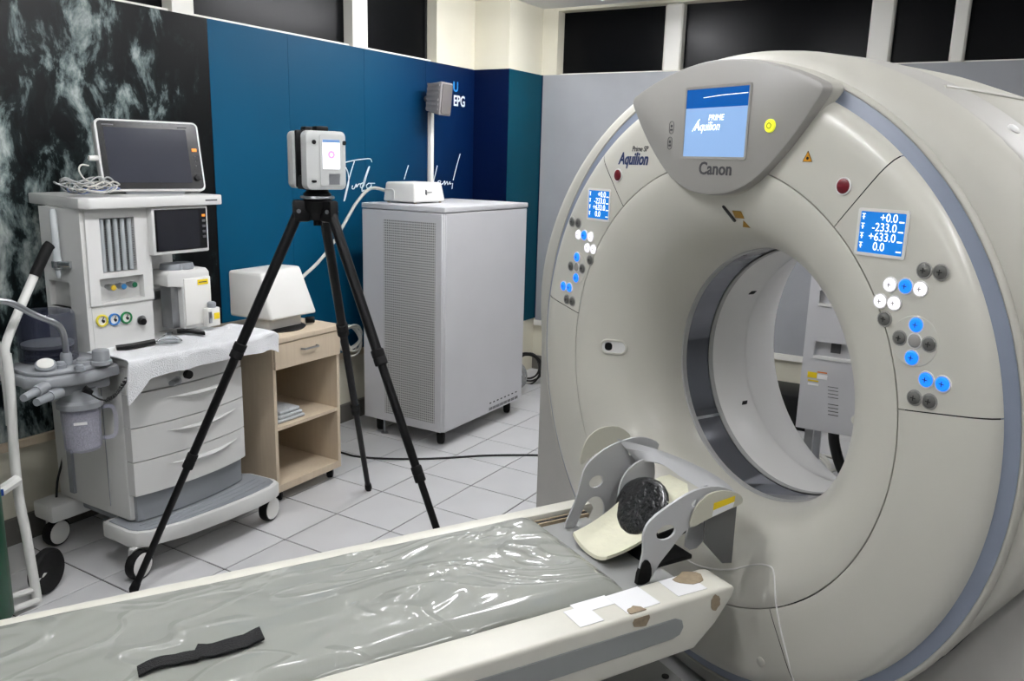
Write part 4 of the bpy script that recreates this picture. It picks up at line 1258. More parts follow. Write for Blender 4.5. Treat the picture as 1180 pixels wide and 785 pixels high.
# power lead hanging down the left side
pts = [P(74, 505, Y=0.40), P(72, 530, Y=0.42), P(66, 556, Y=0.44), P(65, 590, Y=0.45), P(66, 618, Y=0.43)]
obj('power_lead', tube(pts, 0.005, 6, smooth=4), CABLEK, am)

# vaporizer hung on the rail
vp = thing('vaporizer', 'white anesthetic vaporizer with yellow stickers hung on machine rail', 'vaporizer', (-0.40, 0.16, 0.89))
p0, p1 = P(192, 310, Y=0.10), P(246, 375, Y=0.10)
obj('housing', bevel(plate([(p0.x + 0.07, p1.z + 0.005), (p1.x, p1.z), (p1.x - 0.006, p0.z - 0.03), (p1.x - 0.02, p0.z - 0.012), (p0.x + 0.01, p0.z - 0.012), (p0.x, p0.z - 0.03), (p0.x, p0.z - 0.075), (p0.x + 0.07, p0.z - 0.085)], [], lambda a, b_, c: (a, c, b_), 0.10, 0.215), 0.008, 2), MACH, vp)
obj('front_plate', rbox(p0.x + 0.076, p1.x - 0.008, 0.094, 0.105, p1.z + 0.02, p0.z - 0.05, 0.003), WHITE, vp)
obj('side_plate', rbox(p0.x + 0.035, p0.x + 0.071, 0.13, 0.20, p1.z + 0.01, p0.z - 0.075, 0.003), METAL, vp)
for dx, r_ in ((0.055, 0.048), (0.10, 0.045)):
    dl = obj('dial', lathe([(r_, 0), (r_ * 1.02, 0.012), (r_ * 0.92, 0.026), (0, 0.028)], (p0.x + dx + 0.01, 0.165 - dx * 0.2, p0.z - 0.013), (0, 0, 1), 26), MACHG, vp)
fl_ = obj('filler', rbox(p1.x - 0.055, p1.x + 0.012, 0.065, 0.10, p1.z + 0.004, p1.z + 0.085, 0.006), WHITE, vp)
obj('filler_cap', lathe([(0.018, 0), (0.018, 0.02), (0.012, 0.025), (0, 0.025)], (p1.x - 0.018, 0.083, p1.z + 0.085), (0, 0, 1), 14), MACHG, fl_)
obj('sight_glass', rbox(p1.x - 0.050, p1.x - 0.034, 0.061, 0.067, p1.z + 0.02, p1.z + 0.07, 0.002), METAL, fl_)
obj('sticker', box(p1.x - 0.022, p1.x + 0.006, 0.0635, 0.0648, p1.z + 0.035, p1.z + 0.062), YEL, fl_, smooth=False)
obj('sticker', box(p1.x - 0.075, p1.x - 0.022, 0.0925, 0.0938, p0.z - 0.082, p0.z - 0.06), YEL, vp, smooth=False)
obj('sticker_print', box(p1.x - 0.07, p1.x - 0.03, 0.0920, 0.0925, p0.z - 0.073, p0.z - 0.069), GREYPR, vp, smooth=False)

# monitor on the top shelf
c0_ = P(181.5, 226, Y=0.20)
MH = math.radians(-17)
mo = thing('patient_monitor', 'dark flat patient monitor with white rim leaning back on machine shelf', 'monitor', (c0_.x, c0_.y, 1.455), MH, world=False)
MT = Matrix.Translation((0, 0, 0.013)) @ Matrix.Rotation(math.radians(-13), 4, 'X')
MWd, MHt = 0.205, 0.290


def mface(pl, holes, y0, y1): return xform(plate(pl, holes, lambda a, b_, c: (a, c, b_), y0, y1), MT)


obj('casing', xform(bevel(plate(rrect(-MWd, MWd, 0, MHt, 0.022), [], lambda a, b_, c: (a, c, b_), 0.0, 0.045), 0.006, 2), MT), MACH, mo)
obj('casing_back', xform(rbox(-MWd + 0.05, MWd - 0.05, 0.045, 0.085, 0.03, MHt - 0.06, 0.012), MT), MACH, mo)
obj('bezel', mface(rrect(-MWd + 0.008, MWd - 0.008, 0.009, MHt - 0.008, 0.016), [], -0.003, 0.004), BEZEL, mo)
obj('screen_glass', mface(rect(-MWd + 0.030, MWd - 0.055, 0.034, MHt - 0.034), [], -0.004, 0.0), mat('monitor_glass', (46, 48, 56), 0.14), mo, smooth=False)
obj('alarm_button', mface(rrect(MWd - 0.040, MWd - 0.020, 0.165, 0.178, 0.002), [], -0.006, 0), ORG, mo)
for z in (0.145, 0.125, 0.105): obj('menu_button', mface(arc(MWd - 0.030, z, 0.003, n=8), [], -0.005, 0), GREYPR, mo)
obj('rotary_knob', xform(lathe([(0.015, 0), (0.014, 0.012), (0, 0.013)], (MWd - 0.030, -0.003, 0.055), (0, -1, 0), 18), MT), BLACK, mo)
obj('print_mark', mface(rect(-MWd + 0.026, -MWd + 0.07, MHt - 0.027, MHt - 0.022), [], -0.0045, 0), GREYPR, mo, smooth=False)
obj('print_mark', mface(rect(MWd - 0.085, MWd - 0.05, MHt - 0.028, MHt - 0.022), [], -0.0045, 0), GREYPR, mo, smooth=False)
obj('stand_foot', rbox(-0.12, 0.12, 0.01, 0.14, 0.0, 0.014, 0.004), MACHG, mo)
obj('side_plug', cyl((-MWd - 0.035, 0.04, 0.14), (-MWd + 0.004, 0.045, 0.14), 0.010, 0.012, 12), WHITE, mo)

# loose monitoring leads on the shelf
random.seed(12)
lc_ = P(106, 228, Y=0.12); zt = 1.459
pts = []
for i in range(46):
    t = i * 0.62
    pts.append((lc_.x + 0.012 * math.sin(i * 0.9) + (0.085 + 0.03 * math.sin(i * 0.37)) * math.cos(t), lc_.y + 0.02 + (0.055 + 0.02 * math.cos(i * 0.5)) * math.sin(t), zt + 0.006 + 0.075 * abs(math.sin(i * 0.41)) * (0.5 + 0.5 * random.random())))
lead = thing('monitoring_leads', 'tangle of thin grey monitoring leads on machine shelf', 'cable', (lc_.x, lc_.y, 1.455))
obj('grey_lead', tube(pts, 0.0030, 6, smooth=4), CABLEG, lead)
pts2 = [(p[0] * 1.0 + 0.02, p[1] - 0.005, zt + 0.004 + (p[2] - zt) * 0.7) for p in pts[5:30]]
obj('white_lead', tube(pts2, 0.0028, 6, smooth=4), CABLEW, lead)
pts3 = [(p[0] + 0.03, p[1] + 0.01, zt + 0.003 + (p[2] - zt) * 0.4) for p in pts[10:26]]
obj('blue_lead', tube(pts3, 0.0028, 6, smooth=4), mat('blue_cable', (110, 125, 170), 0.5), lead)
obj('plug_lead', tube([P(102, 191, Y=0.21), P(94, 190, Y=0.2), P(91, 196, Y=0.19), P(97, 206, Y=0.18), P(108, 212, Y=0.16), P(112, 220, Y=0.14)], 0.0032, 6, smooth=5), CABLEW, lead)

# towel over the work surface
def tw(u, t):
    x = -0.875 + 0.735 * u + 0.012 * math.sin(t * 5)
    L = 0.30 + (0.035 if u > 0.12 else 0.075 * (1 - u / 0.12) + 0.035)
    s_ = t * L                       # distance from the back edge
    y0 = 0.115; flat = 0.235 + 0.02 * math.sin(u * PI)
    zb = 0.869
    over = max(0.0, (x + 0.245) / 0.105)
    if s_ < flat: y, z = y0 - s_, zb
    else:
        q = s_ - flat; R_ = 0.018
        if q < R_ * PI / 2: y, z = y0 - flat - R_ * math.sin(q / R_), zb - R_ * (1 - math.cos(q / R_))
        else: y, z = y0 - flat - R_ - 0.004 * math.sin(u * 25), zb - R_ - (q - R_ * PI / 2)
    z += 0.0035 * noise.noise(Vector((x * 14, y * 14, 0))) + 0.004 * abs(math.sin(u * 9 + t * 3)) * (u < 0.3)
    if over > 0: z += 0.008 * math.sin(min(over, 1) * PI) - 0.018 * min(over, 1) ** 3
    return x, y, z + 0.006


g = grid(70, 40, tw)
nrm = 0.010
g2 = ([(p[0], p[1] + (0.008 if p[2] < 0.862 else 0), p[2] - (0.0045 if p[2] >= 0.862 else 0)) for p in g[0]], [q[::-1] for q in g[1]])
NU, NV = 70, 40
ed = [(i, 0) for i in range(NU)] + [(NU - 1, j) for j in range(1, NV)] + [(i, NV - 1) for i in range(NU - 2, -1, -1)] + [(0, j) for j in range(NV - 2, 0, -1)]
v, f = merge(g, g2)
for k in range(len(ed)):
    a, b_ = ed[k], ed[(k + 1) % len(ed)]
    f.append((a[0] * NV + a[1], b_[0] * NV + b_[1], b_[0] * NV + b_[1] + NU * NV, a[0] * NV + a[1] + NU * NV))
single('towel', (v, f), TOWEL, 'white terry towel draped over the work surface of the trolley', 'towel', angle=70)
for nm_, pts, w_, lab in (('black_strap', [P(134, 402, z=0.885), P(150, 400, z=0.887), P(166, 397, z=0.885), P(179, 394.5, z=0.885)], 0.012, 'short black strap on left part of white towel'),
                          ('black_strap', [P(204, 383, z=0.885), P(214, 382.5, z=0.885), P(226, 384, z=0.885), P(236, 385, z=0.885)], 0.010, 'small black face-mask strap near vaporizer on white towel')):
    pp = smooth_path(pts, 5)
    v, f = [], []
    for p in pp: v += [(p.x - 0.01, p.y - w_ * 1.5, p.z - 0.002), (p.x + 0.01, p.y + w_ * 1.5, p.z - 0.002), (p.x + 0.01, p.y + w_ * 1.5, p.z + 0.010), (p.x - 0.01, p.y - w_ * 1.5, p.z + 0.010)]
    for i in range(len(pp) - 1):
        for q in range(4): f.append((i * 4 + q, i * 4 + (q + 1) % 4, i * 4 + 4 + (q + 1) % 4, i * 4 + 4 + q))
    f += [(0, 1, 2, 3), tuple(len(v) - 4 + q for q in range(4))[::-1]]
    single(nm_, (v, f), BLACK, lab, 'strap')
mk = P(195, 393, z=0.886)
single('face_mask', lathe([(0.045, 0.0), (0.050, 0.004), (0.045, 0.010), (0.030, 0.022), (0.014, 0.030), (0.014, 0.04), (0.012, 0.04), (0.012, 0.029), (0.028, 0.020), (0.042, 0.008)], (mk.x, mk.y, 0.882), (0.05, 0.05, 1), 24, True), GLASSP, 'clear plastic face mask lying on the white towel', 'mask')

# ================================================================== gas cylinder cart
ct = thing('cylinder_cart', 'white tubular hand cart with black grip and wheel for gas cylinder', 'cart', (-1.20, 0.05, 0))
YC = 0.05
fp_ = [P(44, 698, Y=YC), P(41, 680, Y=YC), P(30, 615, Y=YC), P(22, 575, Y=YC), P(16, 520, Y=YC), P(12, 450, Y=YC), P(7, 408, Y=YC)]
obj('frame_tube', tube(fp_, 0.0165, 10, smooth=4), WPAINT, ct)
obj('handle_tube', tube([P(7, 412, Y=YC), P(6, 400, Y=YC), P(16, 372, Y=YC), P(42, 312, Y=YC)], 0.015, 10, smooth=4), WPAINT, ct)
obj('grip', tube([P(40, 318, Y=YC), P(43, 311, Y=YC), P(55, 285, Y=YC), P(58, 282, Y=YC)], 0.0185, 12), RUBBER, ct, label='black rubber grip')
obj('inner_tube', tube([P(-20, 380, Y=YC + 0.05), P(-4, 395, Y=YC + 0.05), P(6, 440, Y=YC + 0.05), P(11, 490, Y=YC + 0.04)], 0.012, 8, smooth=4), WPAINT, ct)
fb = [P(44, 684, Y=YC - 0.02), P(0, 702, Y=YC - 0.06), P(-40, 720, Y=YC - 0.1)]
obj('base_bar', merge(tube([P(44, 678, Y=YC), P(0, 692, Y=YC), P(-50, 708, Y=YC)], 0.012, 8), tube([P(44, 692, Y=YC - 0.03), P(0, 708, Y=YC - 0.03), P(-50, 724, Y=YC - 0.03)], 0.012, 8)), WPAINT, ct)
wc_ = P(54, 663, Y=0.09)
wh = obj('wheel', lathe([(0.05, -0.018), (0.078, -0.018), (0.085, -0.010), (0.085, 0.010), (0.078, 0.018), (0.05, 0.018), (0.03, 0.012), (0, 0.012)], (wc_.x, wc_.y, 0.085), (0.40, -0.92, 0), 30), RUBBER, ct)
obj('axle', cyl((wc_.x, wc_.y, 0.085), (fp_[0].x, fp_[0].y, 0.085), 0.010, 0.010, 10), WPAINT, wh)
lb_ = obj('label_band', tube([P(-4, 569, Y=YC - 0.02), P(10, 560, Y=YC - 0.03), P(20, 553, Y=YC - 0.018)], 0.02, 8), WPAINT, ct, label='white band with blue mark')
obj('blue_mark', xform(box(-0.008, 0.008, -0.012, 0.012, 0, 0.002), frame(P(1, 568, Y=YC - 0.05), (0.95, -0.3, 0), (0, 0, 1))), mat('blue_mark', (30, 70, 150), 0.5), lb_, smooth=False)
cyc = P(-28, 600, Y=0.02)
gc = thing('gas_cylinder', 'dark green gas cylinder standing on the white hand cart', 'gas cylinder', (cyc.x, cyc.y, 0.03))
obj('cylinder_body', lathe([(0.0, 0.03), (0.07, 0.03), (0.08, 0.045), (0.08, 0.70), (0.075, 0.75), (0.055, 0.80), (0.03, 0.82), (0.025, 0.84), (0, 0.84)], (cyc.x, cyc.y, 0), (0, 0, 1), 28), GREEN, gc)
obj('valve', merge(cyl((cyc.x, cyc.y, 0.84), (cyc.x, cyc.y, 0.91), 0.016), cyl((cyc.x - 0.04, cyc.y, 0.88), (cyc.x + 0.04, cyc.y, 0.88), 0.011)), CHROME, gc)

# ================================================================== wooden cabinet and what is on it
wx0, wx1, wy0, wy1 = -0.092, 0.345, -0.03, 0.42
wd = thing('bedside_cabinet', 'pale wooden bedside cabinet with one drawer and open shelves', 'cabinet', (0.127, 0.19, 0))
zs = (P(325, 492, Y=wy0).z + P(391, 469, Y=wy0).z) / 2
obj('side_panel', box(wx0, wx0 + 0.018, wy0, wy1, 0.06, 0.785), WOODP, wd, smooth=False)
obj('side_panel', box(wx1 - 0.018, wx1, wy0, wy1, 0.06, 0.785), WOODP, wd, smooth=False)
obj('back_panel', box(wx0 + 0.018, wx1 - 0.018, wy1 - 0.012, wy1, 0.06, 0.785), WOODP, wd, smooth=False)
obj('bottom_panel', box(wx0 + 0.018, wx1 - 0.018, wy0, wy1 - 0.012, 0.06, 0.095), WOODP, wd, smooth=False)
obj('shelf', box(wx0 + 0.018, wx1 - 0.018, wy0 + 0.002, wy1 - 0.012, zs - 0.016, zs), WOODP, wd, smooth=False)
obj('drawer_floor', box(wx0 + 0.018, wx1 - 0.018, wy0 + 0.01, wy1 - 0.012, 0.655, 0.668), WOODP, wd, smooth=False)
obj('cabinet_top', rbox(wx0 - 0.015, wx1 + 0.012, wy0 - 0.02, wy1 + 0.005, 0.785, 0.81, 0.004), WOODP, wd)
dr = obj('drawer', rbox(wx0 + 0.004, wx1 - 0.004, wy0 - 0.014, wy0 + 0.004, 0.662, 0.782, 0.002, 1), WOODP, wd)
hc = P(357, 400, Y=wy0 - 0.02)
obj('drawer_handle', tube([(hc.x - 0.05, wy0 - 0.014, hc.z), (hc.x - 0.045, wy0 - 0.034, hc.z), (hc.x + 0.045, wy0 - 0.034, hc.z), (hc.x + 0.05, wy0 - 0.014, hc.z)], 0.005, 8), METAL, dr)
for x in (wx0 + 0.05, wx1 - 0.035):
    for y in (wy0 + 0.045, wy1 - 0.05):
        wheel(wd, x, y, (0.6, -0.8, 0), 0.027, BLACK, 0.014)
# folded cloths on the shelf
random.seed(5)
for i in range(3):
    x0, x1 = wx0 + 0.05 + 0.012 * i, wx0 + 0.225 - 0.01 * i
    z0 = zs + 0.001 + i * 0.019
    v, f = [], []
    nx, ny = 14, 8
    g = rbox(x0, x1, 0.0 + 0.006 * i, 0.16, z0, z0 + 0.018, 0.008, 3)
    g = ([(p[0] + 0.006 * noise.noise(Vector(p) * 18 + Vector((i, 0, 0))), p[1] + 0.008 * noise.noise(Vector(p) * 15), p[2]) for p in g[0]], g[1])
    single('folded_cloth', g, mat('grey_cloth', (178, 182, 184), 0.9, var=0.06, vscale=40, bump=0.6, bscale=90), ['bottom folded pale grey cloth on the cabinet shelf', 'middle folded pale grey cloth on the cabinet shelf', 'topmost folded pale grey cloth on the cabinet shelf'][i], 'cloth', group='folded cloths on the shelf')
# white device
zt = 0.81
dv = thing('white_device', 'white wedge-shaped covered device on the wooden cabinet', 'device', (0.17, 0.2, zt))
YD = 0.03
f1, f2, f3, f4 = P(313, 371, Y=YD), P(366, 363, Y=YD), P(346, 306, Y=YD + 0.10), P(300.6, 313, Y=YD + 0.06)
f1.z = f2.z = max(f1.z, zt + 0.03)
b1, b2 = Vector((f1.x - 0.02, YD + 0.26, f1.z)), Vector((f2.x - 0.02, YD + 0.26, f1.z))
b3, b4 = Vector((f3.x - 0.02, YD + 0.24, f3.z)), Vector((f4.x - 0.03, YD + 0.25, f3.z - 0.005))
f4.z = f3.z - 0.008
obj('housing', bevel(hexa([f1, f2, b2, b1], [f4, f3, b3, b4]), 0.014, 3), WHITE, dv)
obj('foot', rbox(f1.x + 0.03, f2.x - 0.06, YD + 0.05, YD + 0.20, zt + 0.008, f1.z + 0.01, 0.006), WHITE, dv)
obj('base_plate', lathe([(0.0, 0.0), (0.135, 0.0), (0.14, 0.006), (0.13, 0.012), (0.0, 0.012)], ((f1.x + f2.x) / 2 - 0.01, YD + 0.12, zt), (0, 0, 1), 36), BLACK, dv)
obj('knob', cyl((f2.x - 0.02, YD + 0.06, zt + 0.022), (f2.x + 0.015, YD + 0.04, zt + 0.022), 0.016, n=14), RUBBER, dv)

# ================================================================== grey cabinet with perforated front
ux0, ux1, uy0, uy1, uz0, uz1 = 0.985, 1.875, -0.215, 0.362, 0.095, 1.372
up_c = thing('equipment_cabinet', 'tall light grey equipment cabinet with perforated front panel on casters', 'cabinet', (1.43, 0.07, 0))
obj('carcass', rbox(ux0 + 0.006, ux1, uy0 + 0.004, uy1, uz0, uz1 - 0.034, 0.004, 1), CABP, up_c)
obj('top_cover', rbox(ux0 - 0.004, ux1 + 0.006, uy0 - 0.006, uy1 + 0.004, uz1 - 0.030, uz1, 0.005), CABP, up_c)
obj('front_door', rbox(ux0 - 0.004, ux0 + 0.010, uy0 + 0.012, uy1, uz0, uz1 - 0.034, 0.003, 1), CABP, up_c)
obj('perforated_panel', box(ux0 - 0.0055, ux0, uy0 + 0.055, uy1 - 0.16, uz0 + 0.05, uz1 - 0.085), PERF, up_c, smooth=False, label='perforated vent panel')
obj('side_door', rbox(ux0 + 0.012, ux1 - 0.004, uy0 - 0.004, uy0 + 0.010, uz0, uz1 - 0.034, 0.003, 1), CABP, up_c)
for i in range(8):
    x = P(565 + i * 4.2, 462 - i * 1.9, Y=uy0 - 0.004).x
    obj('vent_slot', merge(box(x - 0.008, x + 0.010, uy0 - 0.0055, uy0 - 0.003, uz0 + 0.055, uz0 + 0.062), *[box(x - 0.012 + q * 0.010, x - 0.008 + q * 0.010, uy0 - 0.0055, uy0 - 0.003, uz0 + 0.012, uz0 + 0.03) for q in range(4)]), DARK, up_c, smooth=False)
for x, y in ((1.06, -0.15), (1.80, -0.15), (1.06, 0.30), (1.80, 0.30)):
    wheel(up_c, x, y, (0.5, -0.85, 0), 0.042, RUBBER, 0.018)
for y in (0.09, 0.24):
    obj('levelling_foot', lathe([(0.022, 0), (0.022, 0.006), (0.007, 0.010), (0.007, 0.095)], (1.02, y, 0), (0, 0, 1), 14), METAL, up_c)
# small white box on the cabinet
wb_ = thing('white_network_box', 'small white rounded box device on the grey cabinet', 'device', (1.2, 0.17, uz1))
q0, q1, q2 = P(441, 231, X=1.10), P(478, 231, X=1.10), P(478, 208, X=1.10)
qz0, qz1 = uz1 + 0.008, uz1 + 0.008 + (q2.z - q1.z)
by0, by1 = q1.y, q0.y
g = hexa([(1.10, by0, qz0), (1.10 + 0.30, by0 - 0.0, qz0), (1.40, by1, qz0), (1.10, by1, qz0)],
         [(1.112, by0 + 0.012, qz1), (1.385, by0 + 0.02, qz1), (1.385, by1 - 0.012, qz1), (1.112, by1 - 0.012, qz1)])
obj('housing', bevel(g, 0.012, 3), WHITE, wb_)
obj('front_groove', tube([(1.0995, by1 - 0.02, qz0 + 0.07), (1.0995, by1 - 0.07, qz0 + 0.07), (1.0985, by1 - 0.085, qz0 + 0.06), (1.098, by1 - 0.087, qz0 + 0.01)], 0.003, 6), WHITE, wb_)
for x in (1.13, 1.37):
    for y in (by0 + 0.02, by1 - 0.02): obj('rubber_foot', cyl((x, y, uz1), (x, y, qz0 + 0.002), 0.008, n=10), TAPEB, wb_)
mkf = frame((1.215, by0 - 0.0005 + 0.007, qz0 + 0.055), (1, 0, 0), (0, 0, 1))
obj('maker_mark', xform(merge(plate([(-0.006, -0.012), (0.006, -0.016), (0.006, 0.012), (-0.006, 0.016)], [], lambda a, b_, c: (a, b_, c), -0.002, 0.0018), box(0.012, 0.055, -0.002, 0.002, -0.002, 0.0018)), mkf), GREYPR, wb_, smooth=False)
hs = [(1.15, by1 - 0.01, qz0 + 0.05), P(428, 217, Y=0.40), P(412, 232, Y=0.44), P(400, 252, Y=0.46), P(382, 283, Y=0.48), P(365, 304, Y=0.48), P(350, 318, Y=0.47), P(335, 335, Y=0.46), P(330, 365, Y=0.46), P(335, 395, Y=0.48)]
single('white_hose', tube(hs, 0.0095, 8, smooth=5), CABLEW, 'white hose curving down from the box on the grey cabinet', 'hose')

# ================================================================== tripod and laser scanner
HUB = Vector((-0.357, -0.589, 1.461))
FEET = [Vector((0.290, -0.262, 0)), Vector((-0.960, -0.180, 0)), Vector((-0.402, -1.316, 0))]
tp = thing('tripod', 'black carbon survey tripod standing on the tiled floor', 'tripod', (HUB.x, HUB.y, 0))
obj('hub', lathe([(0.0, -0.07), (0.03, -0.07), (0.04, -0.05), (0.055, -0.03), (0.058, 0.0), (0.048, 0.012), (0.0, 0.014)], HUB, (0, 0, 1), 24), BLACKM, tp)
obj('top_plate', lathe([(0.062, 0.010), (0.064, 0.014), (0.062, 0.020), (0, 0.020)], HUB, (0, 0, 1), 28), METAL, tp)
obj('centre_column', cyl(HUB + Vector((0, 0, -0.09)), HUB + Vector((0, 0, -0.05)), 0.017), BLACKM, tp)
for F_ in FEET:
    d = F_ - HUB; dh = Vector((d.x, d.y, 0)).normalized()
    top = HUB + dh * 0.062 + Vector((0, 0, -0.02)); ln = F_ - top
    cuts = [0.0, 0.37, 0.655, 1.0]
    lg = obj('leg', merge(*[cyl(top + ln * cuts[i], top + ln * cuts[i + 1], r_, r_ * 0.97, 14) for i, r_ in enumerate((0.0195, 0.0165, 0.0135))]), BLACKM, tp)
    for i, r_ in ((1, 0.0245), (2, 0.0205)):
        lk = obj('leg_lock', lathe([(r_ * 0.9, -0.03), (r_, -0.027), (r_, -0.004), (r_ * 0.93, 0.0), (r_, 0.004), (r_, 0.027), (r_ * 0.9, 0.03)], top + ln * cuts[i], ln, 16), RUBBER, lg)
    obj('shoulder_joint', bevel(hexa(*[[HUB + dh * r_ + Vector((0, 0, z)) + dh.cross(Vector((0, 0, 1))) * s_ for r_, s_ in ((0.03, -0.022), (0.092, -0.022), (0.092, 0.022), (0.03, 0.022))] for z in (-0.075, 0.006)]), 0.010, 2), BLACKM, lg)
    obj('joint_bolt', cyl(HUB + dh * 0.075 + Vector((0, 0, -0.035)) - dh.cross(Vector((0, 0, 1))) * 0.026, HUB + dh * 0.075 + Vector((0, 0, -0.035)) + dh.cross(Vector((0, 0, 1))) * 0.026, 0.008, n=10), METAL, lg)
    obj('rubber_foot', lathe([(0.010, -0.05), (0.016, -0.04), (0.018, -0.012), (0.012, 0.0), (0, 0.0)], F_ + Vector((0, 0, 0.004)), ln, 14), RUBBER, lg)

toc = math.atan2(CAM.y - HUB.y, CAM.x - HUB.x)
SR = toc + PI / 2 + math.radians(26)
sn = thing('laser_scanner', 'silver and black laser scanner with small lit screen on the tripod', 'laser scanner', HUB + Vector((0, 0, 0.020)), SR, world=False)
obj('tribrach', lathe([(0.05, 0.0), (0.052, 0.008), (0.04, 0.018), (0.045, 0.026), (0, 0.026)], (0, 0, 0), (0, 0, 1), 24), BLACK, sn)


def sbody(x0, x1, y0, y1, z0, z1, r=0.02):
    return bevel(plate(rrect(x0, x1, z0, z1, r), [], lambda a, b_, c: (a, c, b_), y0, y1), 0.006, 2)


obj('front_shell', sbody(-0.078, 0.078, -0.080, -0.035, 0.026, 0.235), SCNG, sn, label='silver front shell with screen')
obj('rear_shell', sbody(-0.078, 0.078, 0.035, 0.080, 0.026, 0.235), SCNG, sn, label='silver rear shell')
obj('core', rbox(-0.066, 0.066, -0.036, 0.036, 0.024, 0.075, 0.008), BLACK, sn)
obj('core_side', rbox(-0.070, 0.070, -0.036, -0.020, 0.030, 0.238, 0.006), BLACK, sn)
obj('core_side', rbox(-0.070, 0.070, 0.020, 0.036, 0.030, 0.238, 0.006), BLACK, sn)
obj('mirror_head', cyl((-0.03, 0, 0.15), (0.03, 0, 0.15), 0.04, n=24), BLACK, sn)
for y in (-0.048, 0.048): obj('top_knob', rbox(-0.030, 0.018, y - 0.020, y + 0.020, 0.234, 0.252, 0.005), BLACK, sn)
fa = lambda pl, y0, y1: plate(pl, [], lambda a, b_, c: (a, c, b_), y0, y1)
obj('screen_bezel', fa(rrect(-0.026, 0.064, 0.04, 0.225, 0.008), -0.0825, -0.079), SCNG, sn)
ss = obj('scanner_screen', fa(rrect(-0.016, 0.052, 0.100, 0.205, 0.003), -0.0845, -0.08), mat('scanner_screen_white', (240, 240, 245), 0.3, emit=(240, 238, 246), es=0.6), sn, smooth=False, label='lit white screen')
obj('screen_header', fa(rect(-0.016, 0.052, 0.195, 0.205), -0.0850, -0.0842), mat('screen_header_blue', (80, 110, 150), 0.4, emit=(90, 120, 160), es=0.6), ss, smooth=False)
obj('screen_icon', plate(arc(0.018, 0.152, 0.014, n=20), [arc(0.018, 0.152, 0.007, n=14)], lambda a, b_, c: (a, c, b_), -0.0852, -0.0842), mat('pink_icon', (240, 120, 170), 0.4, emit=(240, 120, 170), es=0.9), ss, smooth=False)
obj('data_plate', fa(rect(0.008, 0.052, 0.045, 0.085), -0.0835, -0.082), METAL, sn, smooth=False)
for x, z in ((-0.048, 0.195), (0.072, 0.195)): obj('camera_eye', cyl((x, -0.083, z), (x, -0.078, z), 0.008, n=16), BLACK, sn)
obj('side_latch', fa(rrect(-0.060, -0.042, 0.052, 0.060, 0.002), -0.0835, -0.079), BLACK, sn)

# ================================================================== wall speaker, pipe and lettering
sp = thing('wall_speaker', 'grey ribbed loudspeaker mounted high on the blue wall', 'speaker', (1.97, 0.5, 1.9))
sc_ = P(505, 113.5, Y=0.46)
SM = Matrix.Translation(sc_) @ Matrix.Rotation(math.radians(6), 4, 'Z') @ Matrix.Rotation(math.radians(5), 4, 'X')
hw, hh = 0.075, 0.105
obj('cabinet', xform(bevel(hexa([(-hw, -0.06, -hh), (hw, -0.06, -hh), (hw * 0.7, 0.06, -hh * 0.8), (-hw * 0.7, 0.06, -hh * 0.8)], [(-hw, -0.06, hh), (hw, -0.06, hh), (hw * 0.7, 0.06, hh * 0.8), (-hw * 0.7, 0.06, hh * 0.8)]), 0.008, 2), SM), SPKG, sp)
obj('grille', xform(bevel(plate(rrect(-hw + 0.012, hw - 0.012, -hh + 0.012, hh - 0.012, 0.015), [], lambda a, b_, c: (a, c, b_), -0.066, -0.059), 0.003, 1), SM), SPKD, sp)
for q in range(6):
    z = -0.075 + q * 0.03
    obj('rib', xform(hexa([(-hw - 0.004, -0.045, z), (-hw + 0.01, -0.045, z), (-hw * 0.7 + 0.01, 0.055, z), (-hw * 0.7 - 0.006, 0.055, z)], [(-hw - 0.004, -0.045, z + 0.012), (-hw + 0.01, -0.045, z + 0.012), (-hw * 0.7 + 0.01, 0.055, z + 0.012), (-hw * 0.7 - 0.006, 0.055, z + 0.012)]), SM), SPKG, sp, smooth=False)
obj('bracket', cyl(SM @ Vector((0, 0.07, 0)), (sc_.x + 0.03, YL, sc_.z), 0.018, n=12), SPKG, sp)
pt_, pb_ = P(497, 133, Y=YL - 0.02), P(499, 215, Y=YL - 0.02)
single('cable_conduit', rbox(pt_.x - 0.016, pt_.x + 0.016, YL - 0.032, YL - 0.0002, pb_.z - 0.4, pt_.z + 0.02, 0.004), MULL, 'narrow white cable conduit running down from the wall speaker', 'conduit')

ZO = (380, 150, 6.5556)


def wl_(pts): return [P(ZO[0] + x / ZO[2], ZO[1] + y / ZO[2], Y=YL - 0.0015) for x, y in pts]


strokes = [[(88, 252), (130, 240), (200, 226), (290, 216), (310, 222), (318, 242)], [(186, 234), (165, 300), (145, 370), (125, 450), (112, 510), (107, 536), (116, 520), (130, 460), (143, 400), (140, 335), (122, 285), (95, 262)],
           [(172, 418), (168, 440), (184, 442), (200, 408), (202, 432), (216, 410), (232, 405)], [(252, 398), (232, 410), (235, 436), (256, 420), (278, 345), (300, 278), (290, 290), (265, 360), (248, 420), (242, 462), (262, 452)],
           [(296, 400), (276, 420), (288, 440), (312, 424), (310, 404), (296, 402), (340, 402)],
           [(594, 266), (580, 310), (562, 372)], [(812, 268), (798, 330), (786, 380), (788, 408), (806, 400)], [(806, 408), (832, 400), (838, 386), (822, 384), (814, 402), (828, 416), (850, 404)],
           [(850, 412), (866, 386), (870, 390), (868, 414), (886, 388), (890, 412), (908, 390), (906, 408), (918, 402)], [(985, 180), (962, 260), (932, 378)], [(928, 400), (923, 444)]]
lt_ = obj('wall_lettering', merge(*[tube(wl_(s_), 0.0030, 5, smooth=4) for s_ in strokes]), WPRINT, wl, label='white handwritten lettering Tudo bem')
a0 = P(522, 105, Y=YL - 0.001); a1_ = P(522.5, 121.5, Y=YL - 0.001)
